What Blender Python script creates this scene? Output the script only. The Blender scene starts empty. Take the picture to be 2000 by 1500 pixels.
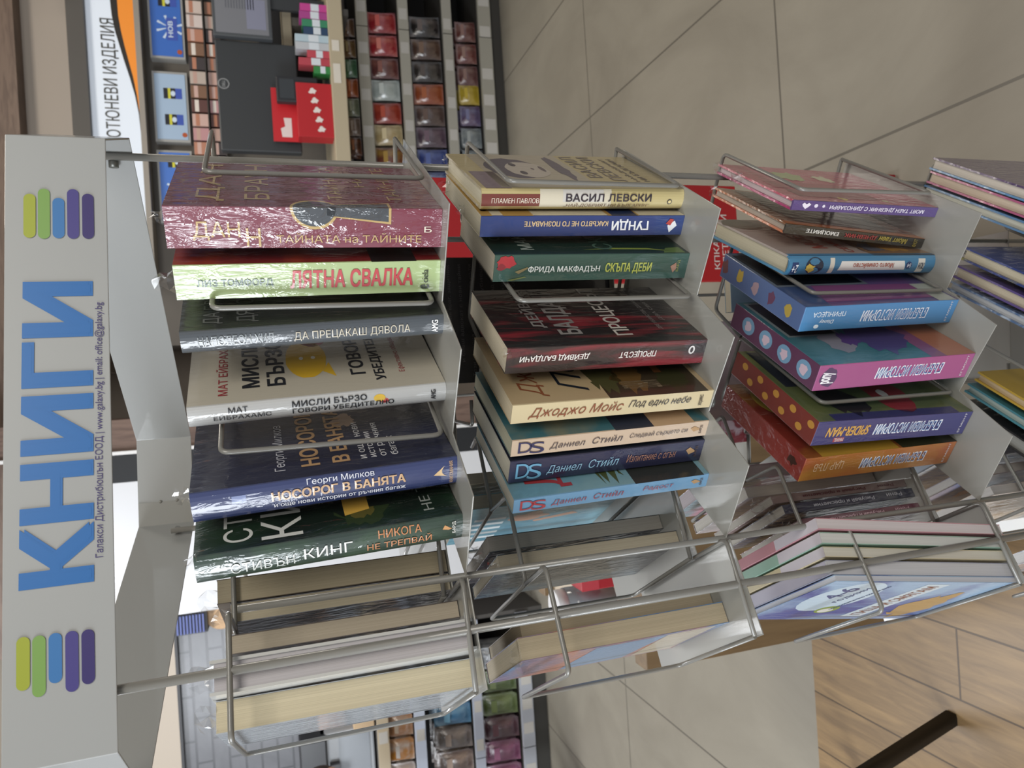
import bpy, bmesh, math, random
import numpy as np
from mathutils import Vector, Matrix, geometry
S = bpy.context.scene
COL = S.collection
rnd = random.Random(7)
# ------------------------------------------------------------------ camera
HC = 1.33                       # lens height above the floor
F_PX, PITCH, ROLL = 1410.0, 0.3152, -0.0625
fw = Vector((0, math.cos(PITCH), -math.sin(PITCH)))
up = Vector((0, math.sin(PITCH), math.cos(PITCH)))
rt = Vector((1, 0, 0))
r2 = rt * math.cos(ROLL) + up * math.sin(ROLL)
u2 = up * math.cos(ROLL) - rt * math.sin(ROLL)
cd = bpy.data.cameras.new('camera'); cam = bpy.data.objects.new('camera', cd); COL.objects.link(cam)
cd.sensor_fit = 'HORIZONTAL'; cd.sensor_width = 36; cd.lens = 36 * F_PX / 2000
cd.clip_start = 0.02; cd.clip_end = 60
cd.dof.use_dof = True; cd.dof.focus_distance = 0.67; cd.dof.aperture_fstop = 12.0
x_, y_, z_ = -u2, r2, -fw       # the phone was held sideways
cam.matrix_world = Matrix(((x_.x, y_.x, z_.x, 0), (x_.y, y_.y, z_.y, 0), (x_.z, y_.z, z_.z, HC), (0, 0, 0, 1)))
S.camera = cam
# ------------------------------------------------------------------ light
S.view_settings.view_transform = 'Standard'; S.view_settings.look = 'None'
S.view_settings.exposure = 0.0; S.view_settings.gamma = 1.0
w = bpy.data.worlds.new('world'); S.world = w; w.use_nodes = True
w.node_tree.nodes['Background'].inputs[0].default_value = (0.93, 0.95, 1.0, 1)
w.node_tree.nodes['Background'].inputs[1].default_value = 0.42
def area(name, loc, target, sx, sy, power, col):
    l = bpy.data.lights.new(name, 'AREA'); l.shape = 'RECTANGLE'; l.size = sx; l.size_y = sy
    l.energy = power; l.color = col
    o = bpy.data.objects.new(name, l); COL.objects.link(o); o.location = loc
    o.rotation_euler = (Vector(target) - Vector(loc)).to_track_quat('-Z', 'Y').to_euler()
    return o
area('shop_window_daylight', (-3.3, -0.9, 2.1), (0.0, 0.9, 1.2), 1.8, 2.0, 150, (0.90, 0.95, 1.0))
area('front_fill', (0.9, -1.1, 2.8), (0.0, 0.8, 1.0), 1.4, 1.0, 36, (1.0, 0.94, 0.84))  # unseen fill lamp, added behind the camera to brighten faces turned towards it
area('ceiling_panel_aisle', (1.5, 2.6, 2.85), (1.5, 2.6, 0), 1.6, 0.6, 31, (1.0, 0.93, 0.82))
area('ceiling_panel_left_aisle', (-1.6, 2.9, 2.85), (-1.6, 2.9, 0), 1.6, 0.6, 62, (0.95, 0.97, 1.0))
# ------------------------------------------------------------------ materials
def lin(h):
    h = h.lstrip('#'); c = [int(h[i:i + 2], 16) / 255 for i in (0, 2, 4)]
    return tuple(x / 12.92 if x <= .04045 else ((x + .055) / 1.055) ** 2.4 for x in c) + (1,)
_M = {}
def mat(hexc, rough=.5, metal=0.0, coat=0.0, wrap=0.0, art=None, emit=0.0, pages=False, spec=.5, alpha=1.0):
    """plain or two-tone procedural material; wrap = crinkled clear film on top"""
    key = (hexc, rough, metal, coat, wrap, art, emit, pages, spec, alpha)
    if key in _M: return _M[key]
    m = bpy.data.materials.new('mat_%d' % len(_M)); m.use_nodes = True
    nt = m.node_tree; N = nt.nodes; L = nt.links; b = N['Principled BSDF']
    b.inputs['Base Color'].default_value = lin(hexc); b.inputs['Roughness'].default_value = rough
    b.inputs['Metallic'].default_value = metal; b.inputs['Specular IOR Level'].default_value = spec
    if alpha < 1: b.inputs['Alpha'].default_value = alpha
    tc = N.new('ShaderNodeTexCoord')
    if art:
        hex2, scale, stretch, lo, hi = art
        mp = N.new('ShaderNodeMapping'); mp.inputs['Scale'].default_value = stretch
        L.new(tc.outputs['Object'], mp.inputs[0])
        n = N.new('ShaderNodeTexNoise'); n.inputs['Scale'].default_value = scale; n.inputs['Detail'].default_value = 6
        n.inputs['Distortion'].default_value = .6
        L.new(mp.outputs[0], n.inputs['Vector'])
        r = N.new('ShaderNodeValToRGB'); r.color_ramp.elements[0].position = lo; r.color_ramp.elements[1].position = hi
        r.color_ramp.elements[0].color = lin(hexc); r.color_ramp.elements[1].color = lin(hex2)
        L.new(n.outputs[0], r.inputs[0]); L.new(r.outputs[0], b.inputs['Base Color'])
    if pages:
        mp = N.new('ShaderNodeMapping'); mp.inputs['Scale'].default_value = (1800, 12, 3)
        L.new(tc.outputs['Object'], mp.inputs[0])
        n = N.new('ShaderNodeTexNoise'); n.inputs['Scale'].default_value = 1; n.inputs['Detail'].default_value = 3
        L.new(mp.outputs[0], n.inputs['Vector'])
        r = N.new('ShaderNodeValToRGB'); c = lin(hexc)
        r.color_ramp.elements[0].position = .3; r.color_ramp.elements[0].color = (c[0] * .8, c[1] * .79, c[2] * .77, 1)
        r.color_ramp.elements[1].position = .65; r.color_ramp.elements[1].color = c
        L.new(n.outputs[0], r.inputs[0]); L.new(r.outputs[0], b.inputs['Base Color'])
    if coat or wrap:
        b.inputs['Coat Weight'].default_value = max(coat, min(1, .55 + wrap)); b.inputs['Coat Roughness'].default_value = .06; b.inputs['Coat IOR'].default_value = 1.5 + min(.35, wrap)
    if wrap:
        mp = N.new('ShaderNodeMapping'); mp.inputs['Scale'].default_value = (1, 1, .3)
        L.new(tc.outputs['Object'], mp.inputs[0])
        n = N.new('ShaderNodeTexNoise'); n.inputs['Scale'].default_value = 75; n.inputs['Detail'].default_value = 4
        n.inputs['Distortion'].default_value = 1.2; n.inputs['Roughness'].default_value = .55
        L.new(mp.outputs[0], n.inputs['Vector'])
        bp = N.new('ShaderNodeBump'); bp.inputs['Strength'].default_value = wrap; bp.inputs['Distance'].default_value = .007
        L.new(n.outputs[0], bp.inputs['Height']); L.new(bp.outputs[0], b.inputs['Coat Normal'])
    if emit:
        b.inputs['Emission Color'].default_value = lin(hexc); b.inputs['Emission Strength'].default_value = emit
    _M[key] = m
    return m
def soft(h, k=1.0, d=.16):
    """ink colour a little greyer, as print under film looks"""
    c = [int(h.lstrip('#')[i:i + 2], 16) for i in (0, 2, 4)]; l = .3 * c[0] + .59 * c[1] + .11 * c[2]
    return '#%02x%02x%02x' % tuple(max(0, min(255, int(round((v + (l - v) * d) * k)))) for v in c)
def film():
    if 'film' in _M: return _M['film']
    m = bpy.data.materials.new('clear_film'); m.use_nodes = True; nt = m.node_tree; N = nt.nodes
    for n in list(N): N.remove(n)
    o = N.new('ShaderNodeOutputMaterial'); mx = N.new('ShaderNodeMixShader'); t = N.new('ShaderNodeBsdfTransparent')
    g = N.new('ShaderNodeBsdfGlossy'); g.inputs['Roughness'].default_value = .12; lw = N.new('ShaderNodeLayerWeight'); lw.inputs[0].default_value = .35
    nt.links.new(lw.outputs['Facing'], mx.inputs[0]); nt.links.new(t.outputs[0], mx.inputs[1]); nt.links.new(g.outputs[0], mx.inputs[2])
    nt.links.new(mx.outputs[0], o.inputs[0]); _M['film'] = m
    return m
STEEL = mat('#90908b', .42, .0, coat=.1)
WIRE = mat('#777671', .42, .0, coat=.25)
# ------------------------------------------------------------------ object helpers
def link(name, bm, mats, parent=None, smooth=False, bevel=0.0):
    me = bpy.data.meshes.new(name); bm.normal_update(); bm.to_mesh(me); bm.free()
    for m in (mats if isinstance(mats, (list, tuple)) else [mats]): me.materials.append(m)
    o = bpy.data.objects.new(name, me); COL.objects.link(o)
    if parent: o.parent = parent
    if smooth:
        for p in me.polygons: p.use_smooth = True
    if bevel:
        b = o.modifiers.new('edge', 'BEVEL'); b.width = bevel; b.segments = 2; b.limit_method = 'ANGLE'
    return o
def tag(o, label=None, cat=None, group=None, kind=None):
    if label: o['label'] = label
    if cat: o['category'] = cat
    if group: o['group'] = group
    if kind: o['kind'] = kind
    return o
def empty(name, loc, rz=0.0):
    o = bpy.data.objects.new(name, None); COL.objects.link(o); o.empty_display_size = .02
    o.location = loc; o.rotation_euler = (0, 0, rz); return o
def box(bm, x0, x1, y0, y1, z0, z1, mi=0):
    v = [bm.verts.new((x, y, z)) for x in (x0, x1) for y in (y0, y1) for z in (z0, z1)]
    for q in ((0, 1, 3, 2), (4, 6, 7, 5), (0, 4, 5, 1), (2, 3, 7, 6), (0, 2, 6, 4), (1, 5, 7, 3)):
        f = bm.faces.new([v[i] for i in q]); f.material_index = mi
def boxo(name, x0, x1, y0, y1, z0, z1, m, parent=None, bevel=0.0):
    bm = bmesh.new(); box(bm, x0, x1, y0, y1, z0, z1); return link(name, bm, m, parent, bevel=bevel)
def fillet(pts, r, n=4, closed=False):
    out = []; P = [Vector(p) for p in pts]; k = len(P)
    for i, p in enumerate(P):
        if not closed and i in (0, k - 1): out.append(p); continue
        a = (P[i - 1] - p); b = (P[(i + 1) % k] - p)
        d = min(r, a.length * .45, b.length * .45); a = p + a.normalized() * d; b = p + b.normalized() * d
        for j in range(n + 1):
            t = j / n; out.append(a * (1 - t) ** 2 + p * 2 * t * (1 - t) + b * t * t)
    return out
def tube(bm, pts, r, n=8, closed=False):
    P = [Vector(p) for p in pts]; k = len(P); rings = []
    prev = None
    for i, p in enumerate(P):
        a = P[i - 1] if (i or closed) else p; b = P[(i + 1) % k] if (i < k - 1 or closed) else p
        t = (b - a).normalized()
        if prev is None:
            nrm = t.orthogonal().normalized()
        else:
            nrm = (prev - t * prev.dot(t)).normalized()
        prev = nrm; bi = t.cross(nrm)
        rings.append([bm.verts.new(p + (nrm * math.cos(2 * math.pi * j / n) + bi * math.sin(2 * math.pi * j / n)) * r) for j in range(n)])
    for i in range(k if closed else k - 1):
        A, B = rings[i], rings[(i + 1) % k]
        for j in range(n): bm.faces.new((A[j], A[(j + 1) % n], B[(j + 1) % n], B[j])).smooth = True
    if not closed:
        bm.faces.new(rings[0][::-1]); bm.faces.new(rings[-1])
def prism(bm, pts, z0, z1, mi=0):
    lo = [bm.verts.new((p[0], p[1], z0)) for p in pts]; hi = [bm.verts.new((p[0], p[1], z1)) for p in pts]; n = len(pts)
    bm.faces.new(lo[::-1]).material_index = mi; bm.faces.new(hi).material_index = mi
    for i in range(n): bm.faces.new((lo[i], lo[(i + 1) % n], hi[(i + 1) % n], hi[i])).material_index = mi
_G = {}
def glyphs(s, bold=0.0, shear=0.0):
    """flat outline of a line of writing, scaled to a unit box"""
    k = (s, shear)
    if k not in _G:
        c = bpy.data.curves.new('writing', 'FONT'); c.body = s; c.shear = shear; c.resolution_u = 3; c.dimensions = '2D'; c.fill_mode = 'FRONT'
        o = bpy.data.objects.new('writing', c); COL.objects.link(o)
        dg = bpy.context.evaluated_depsgraph_get(); dg.update()
        cu = o.evaluated_get(dg).to_curve(dg); loops = []
        for sp in cu.splines:              # each outline of each letter, flattened
            if sp.type == 'BEZIER':
                B = sp.bezier_points; n = len(B); L = []
                for i in range(n):
                    p, q = B[i], B[(i + 1) % n]
                    st = (p.co - p.handle_right).length < 1e-6 and (q.co - q.handle_left).length < 1e-6
                    d1, d2 = (q.co - p.co), (p.handle_right - p.co)
                    st = st or (abs(d1.x * d2.y - d1.y * d2.x) < 1e-6 and abs(d1.x * (q.handle_left - p.co).y - d1.y * (q.handle_left - p.co).x) < 1e-6)
                    L += [Vector((v.x, v.y)) for v in ([p.co] if st else geometry.interpolate_bezier(p.co, p.handle_right, q.handle_left, q.co, 6)[:-1])]
            else: L = [Vector((v.co.x, v.co.y)) for v in sp.points]
            if len(L) > 2: loops.append(L)
        o.evaluated_get(dg).to_curve_clear()
        loops.sort(key=lambda L: min(v.x for v in L)); groups = []
        for L in loops:                    # outlines that share a letter
            lo, hi = min(v.x for v in L), max(v.x for v in L)
            if groups and lo < groups[-1][1]: groups[-1][0].append(L); groups[-1][1] = max(hi, groups[-1][1])
            else: groups.append([[L], hi])
        V, Fc = [], []
        for grp, _ in groups:
            P, Ed = [], []
            for L in grp:
                n0 = len(P); P += L; Ed += [(n0 + i, n0 + (i + 1) % len(L)) for i in range(len(L))]
            vo, _e, fo, *_r = geometry.delaunay_2d_cdt(P, Ed, [], 0, 1e-6)
            A_ = np.array([(P[i].x, P[i].y) for i, j in Ed]); B_ = np.array([(P[j].x, P[j].y) for i, j in Ed]); base = len(V)
            V += [(v.x, v.y) for v in vo]
            for f in fo:
                cx = sum(vo[i].x for i in f) / len(f); cy = sum(vo[i].y for i in f) / len(f)
                u = (A_[:, 1] <= cy) & (B_[:, 1] > cy); d = (A_[:, 1] > cy) & (B_[:, 1] <= cy); den = np.where(u | d, B_[:, 1] - A_[:, 1], 1)
                right = A_[:, 0] + (cy - A_[:, 1]) / den * (B_[:, 0] - A_[:, 0]) > cx
                if int((u & right).sum()) - int((d & right).sum()) != 0: Fc.append(tuple(base + i for i in f))
        bpy.data.objects.remove(o); bpy.data.curves.remove(c)
        x0 = min(v[0] for v in V); x1 = max(v[0] for v in V); y0 = min(v[1] for v in V); y1 = max(v[1] for v in V)
        _G[k] = ([((v[0] - x0) / (x1 - x0 or 1), (v[1] - y0) / (y1 - y0 or 1)) for v in V], Fc, x1 - x0, y1 - y0)
    return _G[k]
def write(bm, s, fn, mi=0, bold=0.0, shear=0.0):
    """a line of writing; heavy type is the same outline laid over itself a little to each side"""
    V, Fc, wx, wy = glyphs(s, bold, shear)
    o = fn(0, 0); nr = (fn(1, 0) - o).cross(fn(0, 1) - o).normalized()
    for k, (sx, sy) in enumerate(((0, 0), (1, .6), (-1, .6), (1, -.6), (-1, -.6)) if bold > .004 else ((0, 0),)):
        dx, dy = sx * bold / wx, sy * bold / wy
        vs = [bm.verts.new(fn(a + dx, b + dy) - nr * (k * .00003)) for a, b in V]
        for f in Fc:
            try: bm.faces.new([vs[i] for i in f]).material_index = mi
            except ValueError: pass
def flat(bm, pts, mi=0):
    bm.faces.new([bm.verts.new(p) for p in pts]).material_index = mi
def label_box(bm, s, o, ax, az, w, h, mi=0, bold=0.0, shear=0.0):
    o, ax, az = Vector(o), Vector(ax), Vector(az)
    write(bm, s, lambda a, b: o + ax * (a * w) + az * (b * h), mi, bold, shear)
# ------------------------------------------------------------------ the rack's plan (three-fold about RC)
RC = Vector((-.047, .8165))
def rot(p, deg):
    a = math.radians(deg); v = Vector((p[0], p[1])) - RC
    return (RC.x + v.x * math.cos(a) - v.y * math.sin(a), RC.y + v.x * math.sin(a) + v.y * math.cos(a))
G_ = (math.cos(math.radians(58.5)), math.sin(math.radians(58.5)))
T_ = (-G_[1], G_[0])
def add2(p, g, d): return (p[0] + g[0] * d, p[1] + g[1] * d)
C1, N1, C2, N2, C3, EN = (.154, .587), (.078, .636), (.031, .578), (-.040, .628), (-.089, .568), (-.164, .612)
FF = [(.19, .64), (.0765, .632), (-.041, .629)]
DEP, PW = .156, .091
OUT = [add2(f, G_, DEP) for f in FF]; INN = [add2(o, T_, PW) for o in OUT]
ZT = [HC - .146, HC - .410, HC - .742, HC - 1.086]        # the four tray levels
PLATE = .0012
rack = tag(empty('book_rack', (RC.x, RC.y, 0)), 'grey metal three sided book rack with lettered header and wire trays full of books', 'display rack')
def rackpart(name, bm, m, **k):
    o = link(name, bm, m, None, **k); o.parent = rack; o.matrix_parent_inverse = Matrix.Translation((-RC.x, -RC.y, 0)); return o
# header: a hexagonal band of sheet metal
RA, RO = .1875, Vector((-.010, .6153)); LL, SS = .47, .1203; ZB, ZH = HC + .1204, HC + .1907
def rk(p): return (RO.x + math.cos(RA) * p[0] - math.sin(RA) * p[1], RO.y + math.sin(RA) * p[0] + math.cos(RA) * p[1])
q_ = math.sqrt(3) / 2
hexr = [(-LL / 2, 0), (LL / 2, 0), (LL / 2 + SS / 2, q_ * SS), (SS / 2, q_ * (SS + LL)), (-SS / 2, q_ * (SS + LL)), (-LL / 2 - SS / 2, q_ * SS)]
hexo = [rk(p) for p in hexr]; hcx = sum(p[0] for p in hexo) / 6; hcy = sum(p[1] for p in hexo) / 6
hexi = [(p[0] + (hcx - p[0]) * .006, p[1] + (hcy - p[1]) * .006) for p in hexo]
bm = bmesh.new()
ring = [[bm.verts.new((p[0], p[1], z)) for p in pl] for pl, z in ((hexo, ZB), (hexo, ZH), (hexi, ZH), (hexi, ZB))]
for a in range(4):
    A, B = ring[a], ring[(a + 1) % 4]
    for i in range(6): bm.faces.new((A[i], A[(i + 1) % 6], B[(i + 1) % 6], B[i]))
hdr = rackpart('header', bm, mat('#9c9e9d', .42, 0, coat=.1), bevel=.0006)
hx = Vector((math.cos(RA), math.sin(RA), 0)); hn = Vector((math.sin(RA), -math.cos(RA), 0)); hz = Vector((0, 0, 1)); HH = ZH - ZB
def hp(s, t, e=.0006):          # s: 0..1 along the front panel from its left end, t: 0..1 up
    p = rk((-LL / 2 + LL * s, 0)); return Vector((p[0], p[1], ZB + HH * t)) + hn * e
bm = bmesh.new()
write(bm, 'КНИГИ', lambda a, b: hp(.2595 + .474 * a, .208 - .033 * a + .628 * b), 0, .042)
write(bm, 'Галакси Дистрибюшън ЕООД | www.galaxy.bg | email: office@galaxy.bg', lambda a, b: hp(.289 + .4135 * a, .078 - .032 * a + .095 * b), 1, .003)
lt = rackpart('lettering', bm, [mat('#2365a6', .4), mat('#3c3268', .4)]); 
BARS = ['#969f30', '#74994e', '#356fa8', '#423b7c', '#342a64']
for tc, spans in (((.8175, .6815, .5395, .394, .2505), ((.1105, .1863), (.0982, .1852), (.1138, .1855), (.0976, .185), (.1047, .1838))),
                  ((.760, .622, .480, .337, .189), ((.8155, .8933), (.8138, .903), (.8148, .8869), (.8139, .9032), (.814, .8953)))):
    for i in range(5):
        bm = bmesh.new(); t1, r = tc[i], .0585; a0, a1 = spans[i]; asp = HH / LL; pts = []
        for k in range(13):
            an = math.pi / 2 + math.pi * k / 12; pts.append(hp(a0 + r * asp + r * asp * math.cos(an), t1 + r * math.sin(an), .0006))
        for k in range(13):
            an = -math.pi / 2 + math.pi * k / 12; pts.append(hp(a1 - r * asp + r * asp * math.cos(an), t1 + r * math.sin(an), .0006))
        flat(bm, pts); rackpart('logo_bar', bm, mat(BARS[i], .4))
# seam and slots of the header
def along(p, q, t): return (p[0] + (q[0] - p[0]) * t, p[1] + (q[1] - p[1]) * t)
bm = bmesh.new()
p = along(hexi[3], hexi[4], .74); q = along(p, (hcx, hcy), .004)
dx, dy = (hexi[4][0] - hexi[3][0]), (hexi[4][1] - hexi[3][1]); l = math.hypot(dx, dy); dx /= l; dy /= l
prism(bm, [p, (p[0] + dx * .045, p[1] + dy * .045), (q[0] + dx * .045, q[1] + dy * .045), q], ZB + .001, ZH - .001)
rackpart('seam_flap', bm, STEEL)
for t in (.3, .6):
    bm = bmesh.new(); bmesh.ops.create_uvsphere(bm, u_segments=10, v_segments=6, radius=.0022, matrix=Matrix.Translation((q[0], q[1], ZB + HH * t)))
    rackpart('rivet', bm, STEEL, smooth=True)
for i, j, t in ((2, 3, .045), (4, 5, .05)):
    p = along(hexi[i], hexi[j], t); c = along(p, (hcx, hcy), .03)
    bm = bmesh.new(); tube(bm, [(p[0], p[1], ZB + .018), (c[0], c[1], ZB + .018)], .0045, 12); rackpart('bolt', bm, mat('#6d6e6a', .35, .6))
# posts
FL, FR, BL, BR = (-.2025, .587), (.2457, .785), (-.166, .6195), (.1735, .823)
PB, QB = rot(FL, -120), rot(BL, -120)
for p, r in ((FL, .0037), (FR, .0037), (PB, .0037), (BL, .0031), (BR, .0031), (QB, .0031)):
    bm = bmesh.new(); tube(bm, [(p[0], p[1], .06), (p[0], p[1], (ZB + .025) if r > .0035 else ZT[0] + .186)], r, 12); rackpart('post', bm, WIRE)
# base
bm = bmesh.new(); prism(bm, [rot(p, d) for d in (0, 120, 240) for p in ((-.12, .60), (.12, .60))], .05, .075); rackpart('base', bm, STEEL, bevel=.004)
for d in (0, 120, 240):
    p = rot((0, .62), d); bm = bmesh.new(); tube(bm, [(p[0], p[1], 0), (p[0], p[1], .05)], .02, 14); rackpart('foot', bm, mat('#2a2a2a', .5))
# trays and wire fences
poly = [C1, N1, C2, N2, C3, EN, INN[2], OUT[2], INN[1], OUT[1], INN[0], OUT[0]]
for z in ZT:
    for d in (0, -120, 120):
        R = lambda p: rot(p, d)
        bm = bmesh.new(); prism(bm, [R(p) for p in poly], z - PLATE, z); rackpart('tray', bm, STEEL, bevel=.0004)
        for k in range(3):
            f, o, i = R(add2(FF[k], G_, .035) if (k == 2 and z == ZT[1] and d == 0) else FF[k]), R(OUT[k]), R(INN[k])
            v = lambda p, h: (p[0], p[1], z + h)
            bm = bmesh.new()
            tube(bm, fillet([v(o, .009), v(f, .009), v(f, .192), v(o, .192), v(i, .192)] + ([v(R(OUT[k + 1]), .192)] if k < 2 else [v(R(add2(INN[2], G_, -.03)), .192)]), .008), .0023, 8)
            tube(bm, fillet([v(o, .009), v(i, .004), v(R(OUT[k + 1] if k < 2 else add2(INN[2], G_, -.03)), .004)], .008), .0023, 8)
            rackpart('wire_fence', bm, WIRE)
# ------------------------------------------------------------------ books
EPS = .00008
def book(name, label, p, ang, th, h, W, z, front, spine=None, back=None, page='#cfc8b4', hard=False, bulge=0.0, lean=(0, 0), wrap=.25,
         texts=(), polys=(), group=None, tips=(), cat='book', bend=0.0, rough=.4, box_=False):
    """local axes: x across the thickness (front cover at 0), y out of the spine, z up"""
    o = empty(name, (p[0], p[1], z), 0); tag(o, label, cat, group)
    a = math.radians(ang); X = Vector((math.cos(a), math.sin(a), 0)); Z = Vector((lean[0], lean[1], h)).normalized()
    Yv = Z.cross(X).normalized(); X = Yv.cross(Z)
    o.matrix_world = Matrix(((X.x, Yv.x, Z.x, p[0]), (X.y, Yv.y, Z.y, p[1]), (X.z, Yv.z, Z.z, z), (0, 0, 0, 1)))
    def M(c, k=1.0): return mat(soft(c, k), rough, wrap=wrap, coat=.35) if isinstance(c, str) else mat(soft(c[0], k), rough, wrap=wrap, coat=.35, art=(soft(c[1], k),) + tuple(c[2:]))
    spine = spine or front; back = back or front
    c = .0024 if hard else .0006
    bul = lambda v: bulge * (1 - (2 * v - 1) ** 2)
    bm = bmesh.new()
    if box_:
        box(bm, 0, th, -W, 0, 0, h)
        for f in bm.faces:
            n = f.calc_center_median()
            f.material_index = 1 if abs(n.y) < 1e-6 else 2 if abs(n.x - th) < 1e-6 else 3 if (abs(n.z) < 1e-6 or abs(n.z - h) < 1e-6 or abs(n.y + W) < 1e-6) else 0
        link('carton', bm, [M(front), M(spine, .9), M(back), M(page)], o, bevel=.0008)
    else:
        r = min(.0015, th * .2); n = 8 if bulge else 1
        prof = [(0, -W, 0), (0, -r, 0), (r * .3, -r * .3 + bul(.02), 1)] + [(th * s / n, bul(s / n), 1) for s in range(1, n)] + [(th - r * .3, -r * .3 + bul(.98), 1), (th, -r, 2), (th, -W, 2)]
        inn = [(c, -W), (c, -c - r)] + [(min(max(x, c), th - c), y - c) for x, y, _ in prof[2:-2]] + [(th - c, -c - r), (th - c, -W)]
        zs = (0, h); vo = [[bm.verts.new((x, y, zz)) for x, y, _ in prof] for zz in zs]; vi = [[bm.verts.new((x, y, zz)) for x, y in inn] for zz in zs]
        k = len(prof)
        for i in range(k - 1):
            mi = 0 if i < 1 else 2 if i >= k - 2 else 1
            bm.faces.new((vo[0][i], vo[0][i + 1], vo[1][i + 1], vo[1][i])).material_index = mi
            bm.faces.new((vi[0][i + 1], vi[0][i], vi[1][i], vi[1][i + 1])).material_index = mi
            bm.faces.new((vo[1][i], vo[1][i + 1], vi[1][i + 1], vi[1][i])).material_index = mi
            bm.faces.new((vo[0][i + 1], vo[0][i], vi[0][i], vi[0][i + 1])).material_index = mi
        for e in (0, k - 1):
            bm.faces.new((vo[0][e], vo[1][e], vi[1][e], vi[0][e])).material_index = 0 if e == 0 else 2
        link('cover', bm, [M(front), M(spine, .9), M(back)], o)
        rec = .003 if hard else .0005
        bm = bmesh.new(); box(bm, c + .0001, th - c - .0001, -W + rec, -c - .0016, rec, h - rec)
        link('page_block', bm, mat(page, .75, pages=True), o)
    def fc(face, u, v, e=EPS):
        if face == 's': return Vector((v * th, bul(v) + e, h * (1 - u)))
        if face == 'c': return Vector((-e, -u * W, h * (1 - v)))
        if face == 'b': return Vector((th + e, -u * W, h * (1 - v)))
        if face == 't': return Vector((v * th, -u * W, h + e))
    for F0, nm in (('s', 'spine_print'), ('c', 'cover_print'), ('b', 'back_print'), ('t', 'head_printing')):
        P_ = [t for t in polys if t[0] == F0]; T0 = [t for t in texts if t[0] == F0]
        if not (P_ or T0): continue
        bm = bmesh.new(); mats = []
        def idx(cx):
            m = mat(soft(cx), .35, coat=.5, wrap=wrap * .6)
            if m not in mats: mats.append(m)
            return mats.index(m)
        for t in P_:
            face, pts, cx = t[:3]; e = EPS * (t[3] if len(t) > 3 else 1) * (2 if (bulge and t[0] == 's') else 1)
            if face == 's' and bulge and len(pts) == 4:
                k = 8
                for q in range(k):
                    lo = [tuple(pts[i][j] + (pts[3 - i][j] - pts[i][j]) * q / k for j in (0, 1)) for i in (0, 1)]
                    hi = [tuple(pts[i][j] + (pts[3 - i][j] - pts[i][j]) * (q + 1) / k for j in (0, 1)) for i in (0, 1)]
                    flat(bm, [fc(face, *p_, e) for p_ in (lo[0], lo[1], hi[1], hi[0])], idx(cx))
            elif face == 's' and bulge:
                cu = sum(p_[0] for p_ in pts) / len(pts); cv = sum(p_[1] for p_ in pts) / len(pts)
                for q in range(len(pts)): flat(bm, [fc(face, cu, cv, e * 1.5), fc(face, *pts[q], e * 1.5), fc(face, *pts[(q + 1) % len(pts)], e * 1.5)], idx(cx))
            else:
                flat(bm, [fc(face, u, v, e) for u, v in pts], idx(cx))
        for t in T0:
            face, tx_, u0, u1, v0, v1, cx = t[:7]; op = t[7] if len(t) > 7 else {}
            fl = op.get('flip'); b_ = min(op.get('bold', .006), op.get('maxb', .03)); sh = op.get('shear', 0); e = EPS * op.get('lift', 4) * (2.5 if (bulge and face == 's') else 1)
            if op.get('across'):          # lettering that stands across the spine, reading from the back cover side to the front
                fn = lambda a, b: fc(face, u1 - b * (u1 - u0), v1 - a * (v1 - v0), e)
            elif face == 's':
                fn = (lambda a, b: fc(face, u1 - a * (u1 - u0), v0 + b * (v1 - v0), e)) if fl else (lambda a, b: fc(face, u0 + a * (u1 - u0), v1 - b * (v1 - v0), e))
            elif face == 'b':
                fn = lambda a, b: fc(face, u1 - a * (u1 - u0), v1 - b * (v1 - v0), e)
            else:
                fn = lambda a, b: fc(face, u0 + a * (u1 - u0), v1 - b * (v1 - v0), e)
            # first strokes a shade smaller when the line is set bold
            write(bm, tx_, fn, idx(cx), b_, sh)
        link(nm, bm, mats, o)
    for tx, ty, tz, sz in tips:           # loose crumpled ends of the shrink wrap
        bm = bmesh.new(); rr = random.Random(int(sz * 1e5) + len(label))
        g = [[bm.verts.new((tx + (i - 2) * sz * .22 + rr.uniform(-1, 1) * sz * .10, ty + rr.uniform(-1, 1) * sz * .2, tz + j * sz * .3 * (1 - .12 * abs(i - 2)) + rr.uniform(-1, 1) * sz * .05)) for i in range(5)] for j in range(4)]
        for j in range(3):
            for i in range(4): bm.faces.new((g[j][i], g[j][i + 1], g[j + 1][i + 1], g[j + 1][i]))
        link('wrap_tip', bm, film(), o)
    return o
def circ(u, v, ru, rv, n=20, a0=0.0, a1=2 * math.pi):
    return [(u + ru * math.cos(a0 + (a1 - a0) * k / n), v + rv * math.sin(a0 + (a1 - a0) * k / n)) for k in range(n + (0 if a1 - a0 > 6.28 else 1))]
def rect(u0, u1, v0, v1): return [(u0, v0), (u1, v0), (u1, v1), (u0, v1)]
def blob(u, v, ru, rv, seed, n=26, j=.25):
    r = random.Random(seed); return [(u + ru * (1 + r.uniform(-j, j)) * math.cos(2 * math.pi * k / n), v + rv * (1 + r.uniform(-j, j)) * math.sin(2 * math.pi * k / n)) for k in range(n)]
FL_ = {'flip': 1}
def fl(**k): d = {'flip': 1}; d.update(k); return d
g1, g2, g3, g4 = 'books in the top front tray', 'books in the second front tray', 'books in the third front tray', 'books in the lowest front tray'
z1, z2, z3, z4 = [z + .0002 for z in ZT]
A = 148.5
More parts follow.
